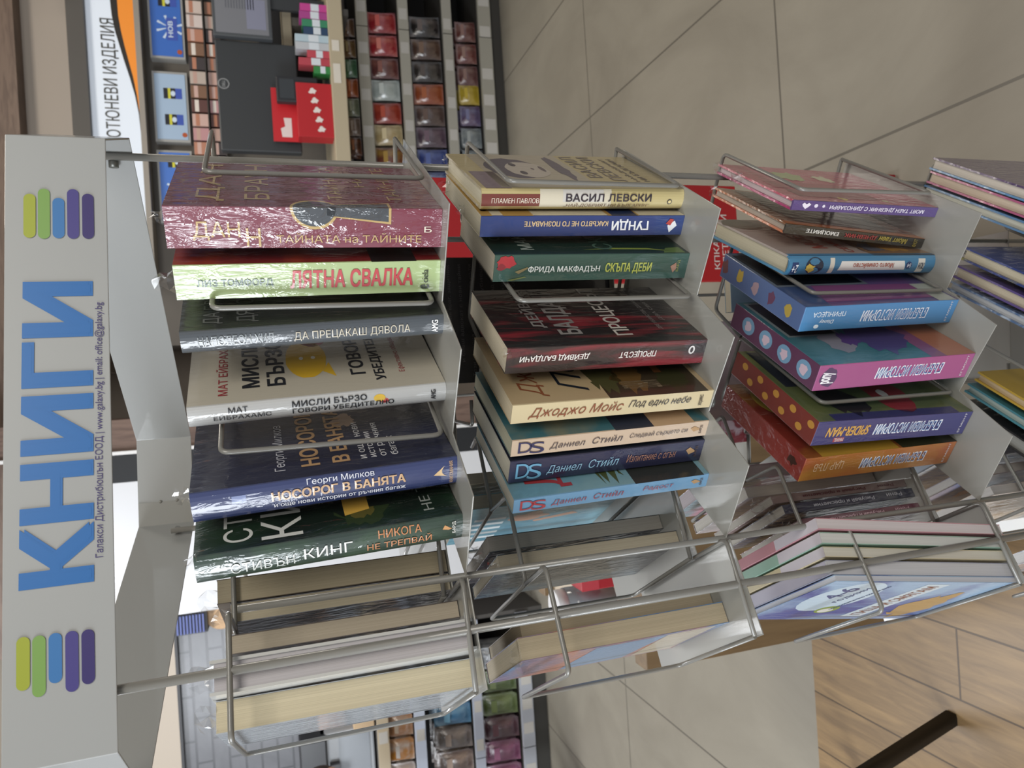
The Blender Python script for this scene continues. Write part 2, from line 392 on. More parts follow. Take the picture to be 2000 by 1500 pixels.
# --- top tray, front
key_s = circ(.50, 0, .048, .46, 14, 0, math.pi)
book('hardback_book', 'thick dark red hardback with a golden keyhole, first in the top front tray', (.155, .610), 151, .0345, .2215, .160, z1,
     '#6e1f33', '#8f2c46', page='#d8cfbf', hard=True, wrap=.95, group=g1, lean=(-.001, 0), tips=((.01, -.006, .2215, .012),),
     polys=[('s', circ(.515, 0, .088, .53, 16, math.pi, 0), '#c2a05a'), ('s', circ(.515, 0, .078, .46, 16, math.pi, 0), '#3b4148', 2),
            ('s', [(.58, 0), (.80, 0), (.80, .40), (.58, .23)], '#c2a05a'), ('s', [(.56, 0), (.79, 0), (.79, .34), (.56, .19)], '#3b4148', 2),
            ('c', circ(.0, .515, .14, .088, 16, math.pi / 2, -math.pi / 2), '#c2a05a'), ('c', circ(.0, .515, .12, .078, 16, math.pi / 2, -math.pi / 2), '#3b4148', 2),
            ('c', [(0, .58), (0, .80), (.10, .80), (.06, .58)], '#c2a05a'), ('c', [(0, .56), (0, .79), (.085, .79), (.05, .56)], '#3b4148', 2)],
     texts=[('s', 'ТАЙНАТА на ТАЙНИТЕ', .375, .92, .62, .86, '#c9a565', {'bold': 0}), ('s', 'Н', .27, .32, .50, .95, '#c9a565', {'bold': 0}), ('s', 'ДАН', .09, .25, .35, .80, '#c9a565', {'bold': 0}),
            ('s', 'Б', .93, .96, .45, .6, '#e6dcc8', {'bold': 0}),
            ('c', 'ДАН', .10, .95, .10, .20, '#b08f55', {'bold': -.012}), ('c', 'БРАУН', .14, .95, .27, .36, '#b08f55', {'bold': -.012}),
            ('c', 'ТАЙНАТА', .16, .95, .56, .63, '#b08f55', {'bold': -.012}), ('c', 'НА', .45, .75, .70, .74, '#b08f55', {'bold': -.012}), ('c', 'ТАЙНИТЕ', .14, .95, .79, .86, '#b08f55', {'bold': -.012})])
book('paperback_book', 'pale green spined paperback with red hand drawn title, in the top front tray', (.114, .629), A, .0305, .219, .138, z1,
     ('#7c1a1c', '#c04a20', 18, (1, 1, 1), .5, .75), '#b4cf85', '#b4cf85', group=g1, lean=(-.003, 0), wrap=.2, tips=((.016, -.003, .219, .02),),
     polys=[('c', rect(.0, .30, .72, .90), '#191213')],
     texts=[('s', 'ЛИЗ ТОМФОРД', .075, .345, .42, .66, '#34544f', {'bold': .015}), ('s', 'ЛЯТНА СВАЛКА', .41, .885, .22, .74, '#c93038', {'bold': .035, 'shear': .05}),
            ('s', 'ciela', .925, .95, .28, .68, '#2c3a2a', {'across': 1}), ('s', 'e', .92, .955, .75, .87, '#2c3a2a', {'across': 1, 'bold': .03})])
book('paperback_book', 'dark grey paperback with silvery spine lettering, top front tray', (.066, .632), A, .0195, .2175, .138, z1,
     '#2e3032', '#4a525a', group=g1, bulge=.0022, lean=(-.008, 0), wrap=.2,
     texts=[('s', 'ДА ПРЕЦАКАШ ДЯВОЛА', .405, .86, .30, .76, '#c8bfa8', {'bold': 0}), ('s', 'НАПОЛЕОН ХИЛ', .06, .33, .25, .68, '#8f979c', {'bold': .01}),
            ('s', 'AMG', .95, .975, .2, .8, '#e8e8e8', {'across': 1, 'bold': .03}), ('c', 'ДА ПРЕЦАКАШ', .08, .9, .08, .15, '#6b6d70'), ('c', 'ДЯВОЛА', .08, .6, .20, .28, '#6b6d70')])
book('paperback_book', 'white paperback with yellow speech bubble cover, in the top front tray', (.005, .640), 150, .0190, .2165, .142, z1,
     '#b9b2a0', '#c9cac9', group=g1, bulge=.0022, lean=(-.008, 0), wrap=.12,
     polys=[('s', circ(.722, .40, .024, .19), '#e2b41e'), ('s', circ(.742, .56, .017, .14), '#c63a3a', .6),
            ('c', blob(.50, .46, .27, .085, 3, 24, .03), '#dcab14'), ('c', [(.30, .52), (.22, .57), (.42, .55)], '#dcab14'), ('c', circ(.50, .44, .022, .009), '#f0ead8', 2), ('c', circ(.50, .49, .022, .009), '#f0ead8', 2), ('c', blob(.78, .50, .12, .06, 9, 20, .03), '#b93a3c')],
     texts=[('s', 'МАТ', .145, .215, .15, .40, '#2a2c30', {'bold': .01}), ('s', 'ЕЙБРАХАМС', .09, .30, .46, .72, '#2a2c30', {'bold': .01}), ('s', 'МИСЛИ БЪРЗО', .38, .67, .14, .42, '#17191e', {'bold': .02}),
            ('s', 'ГОВОРИ УБЕДИТЕЛНО', .38, .78, .52, .80, '#17191e', {'bold': .02}), ('s', 'AMG', .935, .955, .25, .75, '#17191e', {'across': 1, 'bold': .03}),
            ('c', 'МАТ ЕЙБРАХАМС', .10, .92, .10, .145, '#a5343a', {'bold': .01}), ('c', 'МИСЛИ', .17, .80, .20, .265, '#20242c', {'bold': .03}), ('c', 'БЪРЗО', .17, .80, .295, .365, '#20242c', {'bold': .03}),
            ('c', 'ГОВОРИ', .22, .85, .63, .69, '#20242c', {'bold': .03}), ('c', 'УБЕДИТЕЛНО', .12, .95, .725, .775, '#20242c', {'bold': .03}), ('c', 'Ефективно общуване', .2, .8, .83, .86, '#a5343a', {'bold': 0})])
book('paperback_book', 'dark blue paperback with gold title lettering, fifth in the top front tray', (-.060, .614), 156, .0265, .2155, .135, z1,
     '#1d2340', '#2c3c78', group=g1, bulge=.0022, lean=(-.010, -.001), wrap=.2, tips=((.002, -.002, .2155, .014),),
     polys=[('c', blob(.72, .60, .10, .05, 5), '#a98c78'), ('s', [(.90, .55), (.945, .25), (.925, .52), (.955, .62)], '#d9b47c'), ('s', rect(.14, .19, .25, .5), '#7f8fc0')],
     texts=[('s', 'Георги Милков', .41, .665, .02, .26, '#dfe3ee', {'bold': 0}), ('s', 'НОСОРОГ В БАНЯТА', .28, .785, .30, .60, '#cfa678', {'bold': .03}), ('s', 'и още нови истории от ръчния багаж', .285, .785, .68, .88, '#e8eaf2', {'bold': .01}),
            ('s', 'КНИГОМАНИЯ', .965, .98, .1, .9, '#cfa678', {'across': 1}),
            ('c', 'Георги Милков', .12, .75, .30, .35, '#c6c8d4', {'bold': 0}), ('c', 'НОСОРОГ', .14, .92, .40, .47, '#bf9464', {'bold': .03}), ('c', 'В БАНЯТА', .14, .92, .52, .585, '#bf9464', {'bold': .03}),
            ('c', 'и още нови', .14, .66, .63, .66, '#d8d8dc'), ('c', 'истории', .14, .5, .67, .70, '#d8d8dc'), ('c', 'от ръчния', .14, .62, .71, .74, '#d8d8dc'), ('c', 'багаж', .14, .4, .75, .78, '#d8d8dc')])
book('paperback_book', 'dark green paperback with glowing street lantern cover, last in the top front tray', (-.109, .607), 156, .0245, .2145, .138, z1,
     ('#15231c', '#24452c', 10, (1, 1, 1), .4, .7), ('#1d3a30', '#3f6a3c', 14, (1, 1, 1), .45, .75), group=g1, bulge=.0022, lean=(-.009, -.002), wrap=.3, tips=((.004, 0, .212, .012),),
     polys=[('c', blob(.27, .62, .22, .10, 17, 30, .18), '#2f3f24', .7), ('c', blob(.27, .62, .13, .06, 19, 26, .2), '#5f5a26'), ('c', [(.18, .55), (.40, .55), (.37, .65), (.22, .65)], '#e0ad3c', 2), ('c', [(.16, .55), (.28, .49), (.42, .55)], '#17211d', 3), ('c', rect(.24, .33, .65, .74), '#1b2420', 2),
            ('s', [(.915, .45), (.925, .3), (.945, .42), (.955, .46), (.94, .5)], '#d89a5c')],
     texts=[('s', 'СТИВЪН', .12, .345, .42, .80, '#d5dcd8', {'bold': -.005}), ('s', 'КИНГ', .38, .56, .30, .70, '#eef0ee', {'bold': -.005}), ('s', 'НИКОГА', .66, .83, .08, .38, '#d98850', {'bold': .005}), ('s', 'НЕ ТРЕПВАЙ', .615, .87, .48, .80, '#d98850', {'bold': .005}),
            ('s', 'БАРД', .955, .97, .2, .65, '#e8e8e0', {'across': 1, 'bold': .02}),
            ('c', 'СТИВЪН', .08, .98, .10, .205, '#d3d6d2', {'bold': -.01}), ('c', 'КИНГ', .06, .98, .235, .385, '#d3d6d2', {'bold': -.01}), ('c', 'НЕ ТРЕПВАЙ', .10, .98, .845, .90, '#9aa39c'), ('c', 'ХЛАДНОКРЪВНО', .35, .9, .46, .48, '#a9aa90')])
# --- second tray, front
book('hardback_book', 'cream hardback with a portrait photograph on its cover, first in the second front tray', (.189, .647), 150, .0205, .2165, .146, z2,
     '#b3a172', '#d6c180', page='#d8d2be', hard=True, bulge=.003, lean=(-.004, .001), wrap=.12, group=g2, tips=((.004, -.13, .214, .012),),
     polys=[('c', rect(.03, 1, .10, .58), '#a99d88'), ('c', rect(.0, .45, .02, .14), '#7d6a74'), ('c', blob(.56, .27, .30, .14, 2, 24, .05), '#4e4458', 2), ('c', blob(.52, .33, .23, .105, 4, 24, .04), '#b5a99c', 3), ('c', circ(.66, .28, .05, .017), '#3d3446', 4), ('c', circ(.42, .29, .05, .017), '#3d3446', 4), ('c', circ(.54, .41, .085, .012), '#5b4a55', 4), ('c', circ(.54, .36, .03, .008), '#6b5a60', 4),
            ('c', blob(.6, .51, .34, .035, 7, 20, .2), '#54495e', 3), ('s', rect(.0, .27, .24, .82), '#7d3b35'), ('s', rect(.27, .62, .02, .85), '#d2cab2'), ('s', rect(.38, .58, .04, .6), '#cbc7c0', 2), ('s', circ(.925, .6, .013, .13), '#4a4438', 2), ('s', circ(.925, .6, .008, .08), '#d6c180', 3)],
     texts=[('s', 'ПЛАМЕН ПАВЛОВ', .045, .265, .42, .66, '#e8dcc8', {'bold': 0, 'lift': 4}), ('s', 'ВАСИЛ ЛЕВСКИ', .395, .825, .22, .58, '#352f3a', {'bold': .02, 'lift': 5}), ('s', '„НАЙ-ДОБРИЯТ НИ БЪЛГАРИН“', .385, .82, .66, .88, '#6b4a34', {'bold': 0, 'shear': .15, 'lift': 5}),
            ('c', 'ВАСИЛ', .30, .95, .60, .67, '#6f6468', {'bold': .01}), ('c', 'ЛЕВСКИ', .20, .95, .70, .77, '#6f6468', {'bold': .01}), ('c', 'НАЙ-ДОБРИЯТ', .2, .9, .81, .84, '#6f6468'), ('c', 'НИ БЪЛГАРИН', .2, .9, .86, .89, '#6f6468')])
book('paperback_book', 'blue spined paperback with upside down white title, second in the second front tray', (.162, .648), 149, .021, .218, .148, z2,
     '#d2c8ac', '#203f8e', page='#c6bea8', group=g2, lean=(-.003, .001), wrap=.15, tips=((.008, -.13, .217, .016), (.012, -.06, .217, .012)),
     polys=[('c', rect(0, 1, 0, .05), '#b98f45'), ('c', rect(0, .25, .10, .24), '#b98f45'), ('c', rect(0, .25, .60, .76), '#b58b48'), ('c', rect(0, .2, .62, .75), '#22345f', 2), ('s', [(.905, .40), (.925, .15), (.945, .2), (.93, .5)], '#c2392f', 2), ('s', [(.915, .5), (.95, .25), (.965, .5), (.93, .85)], '#e4e6ea')],
     texts=[('s', 'ГУНДИ', .625, .815, .18, .70, '#eceef2', fl(bold=.06, shear=-.1)), ('s', 'КАКЪВТО НЕ ГО ПОЗНАВАТЕ', .20, .605, .26, .50, '#d9b98a', fl(bold=.03)), ('c', 'МЕТ', .1, .6, .015, .04, '#3a2c18')])
book('paperback_book', 'dark green paperback with a red rose on its spine, in the second front tray', (.122, .643), A, .0275, .2085, .131, z2,
     '#12312b', '#28594d', page='#c9c0ad', group=g2, lean=(-.001, 0), wrap=.15,
     polys=[('s', blob(.055, .27, .045, .22, 11, 22, .2), '#b5222e'), ('s', blob(.035, .45, .02, .12, 13), '#8e1a28', 2), ('s', [(.10, .62), (.16, .45), (.165, .5), (.12, .7)], '#8b7a4e'), ('s', [(.07, .92), (.15, .80), (.16, .83), (.09, .95)], '#6a7a3c'), ('s', [(.905, .5), (.935, .35), (.94, .6), (.925, .75)], '#a9765c'),
            ('c', [(.1, .45), (.13, .62), (.12, .80), (.05, .94), (.09, .80), (.10, .62)], '#8a9c3c'), ('c', [(.02, .86), (.12, .90), (.14, .98), (.02, .98)], '#5c7a38')],
     texts=[('s', 'ФРИДА МАКФАДЪН', .165, .525, .42, .68, '#dfe6e0', {'bold': .02}), ('s', 'СКЪПА ДЕБИ', .555, .80, .34, .74, '#b8c24a', {'bold': .03}), ('s', 'БАРД', .94, .955, .25, .7, '#9aa04a', {'across': 1}),
            ('c', 'ФРИДА', .3, .95, .02, .10, '#51655c', {'bold': .02}), ('c', 'МАКФАДЪН', .1, .95, .14, .22, '#96a39a', {'bold': .02}), ('c', 'СКЪПА', .1, .8, .52, .62, '#46695c')])
book('paperback_book', 'black and red paperback with big silver cover lettering, second front tray', (.032, .621), A, .027, .209, .131, z2,
     ('#221c1f', '#8f1f2e', 22, (3, 3, .35), .52, .68), ('#2a1d21', '#b02438', 22, (3, 3, .4), .44, .66), page='#cfc5ae', group=g2, wrap=.18, tips=((.003, .001, .205, .012),),
     polys=[('s', circ(.925, .40, .017, .17), '#dad6d2'), ('s', circ(.925, .40, .008, .11), '#2a1d21', 2)],
     texts=[('s', 'ДЕЙВИД БАЛДАЧИ', .06, .395, .30, .60, '#e2dcd6', fl(bold=.025, shear=.1)), ('s', 'ПРОЦЕСЪТ', .545, .735, .30, .58, '#e2dcd6', fl(bold=.025, shear=.1)),
            ('c', 'ДЕЙВИД', .30, .98, .17, .25, '#8d8a88', {'bold': .03}), ('c', 'БАЛДАЧИ', .18, .98, .29, .42, '#8d8a88', {'bold': .03}), ('c', 'ПРОЦЕСЪТ', .13, .98, .56, .66, '#c9c2ba', {'bold': .02}), ('c', 'ДВЕ УБИЙСТВА, ДВАМА УБИЙЦИ', .2, .95, .80, .83, '#8a8684', {'bold': 0}), ('c', 'ДВА СВЯТА', .35, .8, .86, .885, '#8a8684', {'bold': 0})])
book('paperback_book', 'cream paperback with brown script title and tree cover, second front tray', (-.0185, .6155), A, .0205, .2095, .135, z2,
     '#b59c72', '#e0cc9c', page='#c4b79c', group=g2, lean=(-.001, 0), wrap=.1,
     polys=[('c', rect(0, .9, .46, .97), '#3c3222'), ('c', blob(.40, .50, .30, .09, 31, 30, .25), '#4c4a28', 2), ('c', blob(.26, .62, .2, .08, 33, 30, .3), '#6a4c24', 2), ('c', blob(.2, .85, .15, .08, 35, 30, .3), '#37371f', 2), ('c', blob(.55, .72, .1, .06, 37, 20, .2), '#8a949c', 3), ('c', rect(.30, .6, .78, .82), '#7c4a26', 3)],
     texts=[('s', 'Джоджо Мойс', .075, .535, .22, .80, '#8c4428', {'bold': -.004, 'shear': .4}), ('s', 'Под едно небе', .56, .885, .22, .66, '#22242c', {'bold': 0, 'shear': .4}), ('s', 'хермес', .93, .955, .2, .8, '#2c2a26', {'across': 1}),
            ('c', 'Джоджо', .08, .95, .07, .19, '#8c4a2c', {'bold': -.01, 'shear': .4}), ('c', 'Под', .12, .8, .26, .42, '#1c2430', {'bold': 0, 'shear': .4}), ('c', 'ЦЪОНА М', .10, .2, .56, .80, '#8a7a60', {'bold': -.01})])
DSP = [('s', .03)]
def steele(label, p, th, front, spine, cd_, ct, title, t0, t1, tc, polys=(), texts=(), **k):
    return book('paperback_book', label, p, A, th, .2085, .128, z2, front, spine, page=k.pop('page', '#b9b3a4'), group=g2, wrap=.12, lean=k.pop('lean', (-.003, -.001)),
         polys=[('s', [(.905, .40), (.925, .28), (.95, .42), (.96, .5), (.945, .55), (.925, .62)], '#b58a58')] + list(polys),
         texts=[('s', 'D', .03, .095, .14, .80, cd_, {'bold': -.015}), ('s', 'S', .085, .155, .20, .88, cd_, {'bold': -.015, 'lift': 4}), ('s', 'Даниел', .18, .355, .36, .78, ct, {'bold': -.006, 'shear': .25}), ('s', 'Стийл', .39, .545, .30, .70, ct, {'bold': -.006, 'shear': .25}),
                ('s', title, t0, t1, .30, .66, tc, {'bold': -.004, 'shear': .25}), ('s', 'БАРД', .955, .97, .25, .75, '#54403a', {'across': 1, 'bold': .02})] + list(texts), **k)
steele('peach spined paperback with navy monogram, in the second front tray', (-.049, .627), .0185, ('#2f6a78', '#7f7a5c', 14, (1, 1, 1), .45, .65), '#ddc0a2', '#2b2c5c', '#4a4048', 'Следвай сърцето си', .58, .89, '#4a4048', page='#9c9a86',
       polys=[('c', rect(0, .5, .5, .7), '#273046'), ('c', rect(0, .5, .7, .92), '#c4a27c')])
steele('navy blue spined paperback with light blue monogram, in the second front tray', (-.069, .637), .0255, '#191a2c', '#262a52', '#62a6cc', '#86b6d0', 'Изпитание с огън', .585, .85, '#a3705c', page='#a8a494')
steele('sky blue spined paperback with red monogram, last in the second front tray', (-.103, .633), .0165, ('#5f93a8', '#8eb0b0', 8, (1, 1, 1), .4, .7), '#6fa9d6', '#b23a44', '#a04a58', 'Радост', .645, .81, '#a8525c', page='#b9b6a8',
       polys=[('c', rect(0, .9, .60, .97), '#2b2e2c'), ('c', blob(.42, .50, .34, .09, 41, 34, .45), '#47512c', 2), ('c', blob(.5, .48, .2, .05, 43, 30, .5), '#7d7a40', 3), ('c', blob(.6, .80, .2, .06, 45, 20, .2), '#c6c4c0', 2)], texts=[('c', 'ДС', .08, .7, .08, .30, '#a8323c', {'bold': -.01})], lean=(-.004, -.001))
# --- third tray, front
book('diary_book', 'thin pink diary with purple spine under clear film, first in the third front tray', (.173, .639), 149, .0115, .203, .155, z3,
     ('#b8425c', '#c86a80', 26, (1, 1, 1), .45, .7), '#5b4290', '#b02a6a', page='#c9bfc4', hard=True, group=g3, lean=(.005, -.001), wrap=.35, tips=((.004, -.1, .202, .02), (.004, -.15, .2, .015)),
     polys=[('c', rect(.12, .30, .10, .66), '#8e2a44'), ('c', rect(.34, .52, .06, .60), '#a0364e'), ('c', blob(.10, .38, .035, .025, 51, 14, .4), '#d9b63c', 2), ('c', blob(.10, .68, .03, .02, 53, 14, .4), '#cfc48c', 2), ('c', blob(.72, .35, .14, .10, 55, 20, .3), '#9aa86c'), ('c', blob(.7, .6, .1, .06, 57, 20, .3), '#c9c4a0'),
            ('s', [(.085, .35), (.10, .2), (.115, .35), (.105, .55), (.085, .8), (.065, .55), (.058, .35), (.07, .2)], '#e8e0f0'), ('s', circ(.15, .45, .012, .18), '#e0d8ea'), ('s', circ(.20, .45, .009, .14), '#e0d8ea')],
     texts=[('s', 'МОЯТ ТАЕН ДНЕВНИК С ДИНОЗАВРИ', .24, .90, .24, .68, '#e6ddf0', fl(bold=.02, shear=.1))])
book('diary_book', 'thin orange edged diary with dark spine, second in the third front tray', (.141, .660), 150, .0115, .200, .155, z3,
     ('#7c4a24', '#c06a2c', 7, (1, 1, 1), .42, .6), '#35322a', '#c4683c', page='#b5aca2', hard=True, group=g3, lean=(.016, -.004), wrap=.3, tips=((.004, -.15, .199, .014),),
     polys=[('c', rect(.1, .95, .12, .85), '#4e3a2c'), ('c', rect(0, .08, 0, 1), '#c0702c', 2), ('c', rect(.5, .7, .55, .8), '#4a6272', 2)],
     texts=[('s', 'ЕМОЦИИТЕ', .14, .365, .22, .66, '#e6e2da', fl(bold=.05)), ('s', 'ДНЕВНИК', .41, .64, .22, .66, '#b03438', fl(bold=.05)), ('s', 'Моят таен', .66, .87, .22, .74, '#b5a13a', fl(bold=.03, shear=.2)), ('s', 'ФЮТ', .92, .95, .1, .9, '#b5a13a', {'across': 1})])
book('board_book', 'blue spined board book with white title panel, third in the third front tray', (.120, .648), 152, .022, .206, .150, z3,
     '#a79c94', '#3f8cbc', '#3f8cbc', page='#c2bca6', hard=True, bulge=.004, group=g3, wrap=.1,
     polys=[('c', blob(.85, .12, .16, .13, 61, 24, .05), '#4a4638'), ('c', rect(0, .045, 0, 1), '#3f8cbc'), ('c', rect(.0, .6, .56, 1), '#8a6a4a'), ('c', blob(.25, .8, .15, .1, 63, 24, .3), '#b5883a', 2), ('c', blob(.2, .66, .1, .07, 65, 24, .3), '#5a6272', 2),
            ('s', circ(.165, .50, .058, .44), '#20304a', 1), ('s', blob(.135, .6, .03, .22, 67, 14, .3), '#d8b43c', 2), ('s', [(.34, .26), (.775, .26), (.79, .74), (.325, .74)], '#e4e2de'), ('s', rect(.265, .295, .1, .9), '#d8d2c4'), ('s', circ(.81, .5, .022, .2), '#1f3c74'), ('s', rect(.875, .925, .15, .9), '#d6d2c6'), ('s', rect(.02, .06, .3, .95), '#1f3c74')],
     texts=[('s', 'Моето семейство', .42, .70, .36, .62, '#b5523c', fl(bold=.01, lift=4)), ('s', '2+', .022, .058, .42, .85, '#e8ecf2', fl(lift=4)), ('s', '54', .797, .823, .4, .6, '#e8ecf2', fl(lift=4)), ('s', 'пон', .88, .92, .35, .7, '#26324a', fl(lift=4)),
            ('c', 'МОЕТО', .18, .75, .26, .36, '#a8483c', {'bold': .02}), ('c', 'СЕМЕЙСТВО', .08, .8, .42, .49, '#a8483c', {'bold': .02}), ('c', 'Първа книжка', .1, .6, .55, .575, '#54484c'), ('c', 'за най-малките', .1, .6, .585, .61, '#54484c')])
def storybox(label, p, th, front, spine, side, logo, lp, extra=(), et=(), lean=(0, 0), wrap=.15):
    return book('story_box', label, p, A, th, .212, .156, z3, front, spine, front, page=side, box_=True, group=g3, lean=lean, wrap=wrap, cat='boxed book', polys=list(lp) + list(extra),
        texts=[('s', 'БЪБРИВИ ИСТОРИИ', .370, .807, .275, .705, '#e6e9f0', fl(bold=.035, maxb=.04, shear=.12, lift=3)), ('s', 'БЪБРИВИ ИСТОРИИ', .375, .802, .305, .675, '#3f6aa8', fl(bold=.004, shear=.12, lift=5)), ('s', 'ЕГМОНТ', .95, .962, .05, .9, '#d8d4d8', {'across': 1})] + list(logo) + list(et))
storybox('bright blue spined story box with purple cover panel, in the third front tray', (.064, .620), .029, ('#6a4a86', '#4c5a8e', 9, (1, 1, 1), .4, .6), '#3f8fd0', '#50699c',
     [('s', 'ПРИНЦЕСА', .06, .26, .20, .44, '#dfe8f2', fl(bold=.005)), ('s', 'Disney', .11, .20, .52, .72, '#dfe8f2', fl(bold=.005, shear=.2))],
     [('c', rect(0, 1, .0, .16), '#3d5384'), ('c', [(.06, .16), (.34, .22), (.30, .95), (.06, .88)], '#8a4a82', 2), ('c', rect(.36, .95, .02, .58), '#15181f', 3), ('c', rect(.33, .98, .0, .60), '#6a7484', 2), ('c', rect(.0, .3, .86, .98), '#a9b2a8', 3), ('s', circ(.10, .82, .015, .08), '#dfe8f2')],
     [('t', blob(.15 + .2 * i, .5, .04, .28, 70 + i, 12, .3), c) for i, c in enumerate(('#b59a3c', '#6a3f5c', '#a88a94', '#c2a23a', '#7a4a4c'))], lean=(-.003, 0))
storybox('pink spined story box with teal and orange cover, in the third front tray', (.002, .604), .031, ('#2f6e78', '#56899a', 12, (1, 1, 1), .4, .65), '#b24a8e', '#5e3352',
     [('s', 'pony', .035, .11, .30, .72, '#f0eef2', {'across': 1, 'bold': .06})],
     [('s', blob(.075, .5, .05, .36, 81, 20, .12), '#4a2f5c'), ('c', rect(.0, .95, .80, 1), '#b06a4c'), ('c', rect(0, .6, .7, .80), '#8a4f7c'), ('c', blob(.36, .56, .26, .16, 83, 26, .25), '#4c4480', 2), ('c', blob(.3, .28, .15, .09, 85, 20, .2), '#8a8a9a', 2), ('c', blob(.32, .36, .1, .05, 87, 20, .3), '#59408a', 3), ('c', rect(.42, .95, .05, .34), '#22262c', 3), ('c', rect(.40, .97, .03, .36), '#7c8a8c', 2)],
     [('t', circ(.13 + .22 * i, .5, .075, .33), '#6a98ba') for i in range(4)] + [('t', blob(.13 + .22 * i, .5, .04, .2, 88 + i, 12, .3), '#c8b0c0', 2) for i in range(4)], lean=(-.003, 0))
storybox('navy spined story box with red gold dotted side, third front tray', (-.063, .611), .0305, ('#4c5a34', '#7c7c3c', 9, (1, 1, 1), .45, .65), '#33327a', '#7c2c24',
     [('s', 'SPIDER-MAN', .07, .335, .28, .66, '#d29a3a', fl(bold=.03, shear=.2)), ('s', 'MARVEL', .135, .19, .74, .88, '#d8c8c8', fl(bold=.02, lift=5))],
     [('s', rect(.13, .195, .72, .90), '#b0343c', 2), ('c', blob(.30, .60, .26, .12, 91, 26, .06), '#8e2430', 2), ('c', blob(.24, .28, .18, .12, 93, 26, .25), '#211d24', 2), ('c', rect(.45, .97, .04, .42), '#1b2030', 2), ('c', blob(.3, .58, .05, .03, 95, 16, .1), '#c8c4c4', 3), ('c', rect(.0, .08, .1, .9), '#2d2c66', 2)],
     [('t', circ(.06 + .1 * i, .3 + .4 * (i % 2), .035, .14), '#c0862e') for i in range(9)], lean=(.004, 0))
storybox('orange and yellow spined story box with dark red side, last in the third front tray', (-.098, .634), .031, ('#8c2a22', '#b5761e', 6, (1, 1, 1), .42, .6), ('#bb3f22', '#d59a2c', 8, (1, 1, .8), .4, .62), '#8a2a22',
     [('s', 'ЦАР ЛЪВ', .07, .255, .22, .62, '#e8c49a', fl(bold=0))],
     [('c', rect(0, .6, .62, 1), '#2c2a1e'), ('c', rect(0, .5, .1, .6), '#c08e28', 2), ('c', circ(.72, .16, .2, .10), '#c2a03a', 2)], [('t', blob(.12, .45, .05, .2, 97, 14, .4), '#3c2018')], lean=(-.001, 0), wrap=.3)
# --- lowest tray, front (only the heads are in view)
def low(label, fore, th, front, spine, page, W=.175, h=.203, **k):
    p = (fore[0] - G_[0] * W, fore[1] - G_[1] * W)
    return book('picture_book', label, p, A, th, h, W, z4, front, spine, page=page, hard=True, group=g4, **k)
low('purple covered picture book, first in the lowest front tray', (.277, .764), .016, '#4a3566', '#4a3566', '#c9c2b8', wrap=.35, back='#4f86b8')
low('pink edged picture book, second in the lowest front tray', (.260, .770), .016, '#b0527c', '#b0527c', '#c4b6a4', wrap=.35)
low('light blue picture book, third in the lowest front tray', (.244, .781), .014, '#4f7ca8', '#4f7ca8', '#bcbcb0', wrap=.3)
low('royal blue picture book with yellow patch, fourth in the lowest front tray', (.145, .725), .017, ('#2a3f86', '#8c8a4a', 14, (1, 1, 1), .5, .6), '#2a3f86', '#c4bca6', wrap=.2)
low('violet picture book with red corner, fifth in the lowest front tray', (.123, .738), .017, '#5c4a8c', '#5c4a8c', '#c0b6a2', wrap=.2)
low('pale glittering blue picture book, sixth in the lowest front tray', (.104, .750), .013, ('#4c6a94', '#a8b8cc', 60, (1, 1, 1), .45, .65), '#5c7ca8', '#b8bcc0', wrap=.35)
low('yellow picture book with a red jigsaw shape, in the lowest front tray', (-.022, .717), .013, '#c09a2c', '#b5862c', '#cdb896', wrap=.1, polys=[('c', blob(.45, .25, .2, .12, 99, 12, .3), '#a8342c'), ('c', [(.3, .6), (.55, .52), (.75, .58), (.74, .62), (.55, .56), (.32, .64)], '#33281c', 2)], texts=[('c', 'с пъзели', .3, .62, .22, .27, '#e8dcc8', {'lift': 4})])
low('teal picture book, next to the yellow one in the lowest front tray', (-.037, .733), .013, '#3f8494', '#2c7486', '#a8b8b4', wrap=.15)
low('black softcover with red marks, last in the lowest front tray', (-.060, .742), .02, ('#232326', '#8c2c34', 12, (1, 1, 1), .6, .68), '#232326', '#8a8a86', wrap=.3)
# --- left side trays: fore edges face the room
LX = (math.cos(math.radians(28.5)), math.sin(math.radians(28.5))); LY = (-LX[1], LX[0])
def lp(X, Y): return (LX[0] * X + LY[0] * Y, LX[1] * X + LY[1] * Y)
def left(name, label, X, Yf, th, h, W, z, front, spine=None, rev=False, **k):
    """X: front cover side, Yf: where the edge that faces the room stands"""
    if rev:   # turned round: the spine faces the room
        p = lp(X + th, Yf); return book(name, label, p, 208.5, th, h, W, z, front, spine, **k)
    return book(name, label, lp(X, Yf + W), 28.5, th, h, W, z, front, spine, **k)
gl1, gl2, gl3, gl4 = 'books in the top left tray', 'books in the second left tray', 'books in the third left tray', 'books in the lowest left tray'
left('paperback_book', 'thick beige page block showing, outermost book of the top left tray', .0604, .640, .0235, .205, .135, z1, '#b9c0c6', page='#d0c6aa', wrap=.4, group=gl1, tips=((.012, -.134, .203, .02),), lean=(.002, .001))
left('hardback_book', 'white boarded hardback with pale lilac pages, behind the front left post', .0870, .617, .0255, .2065, .14, z1, '#c9cac6', page='#c6c3c8', hard=True, wrap=.1, group=gl1, tips=((.014, -.136, .204, .022),))
left('paperback_book', 'brownish page block standing recessed, innermost in the near top left pocket', .1228, .662, .0155, .1945, .13, z1, '#5c5148', page='#b5aa98', wrap=.2, group=gl1, tips=((.006, -.128, .192, .01),))
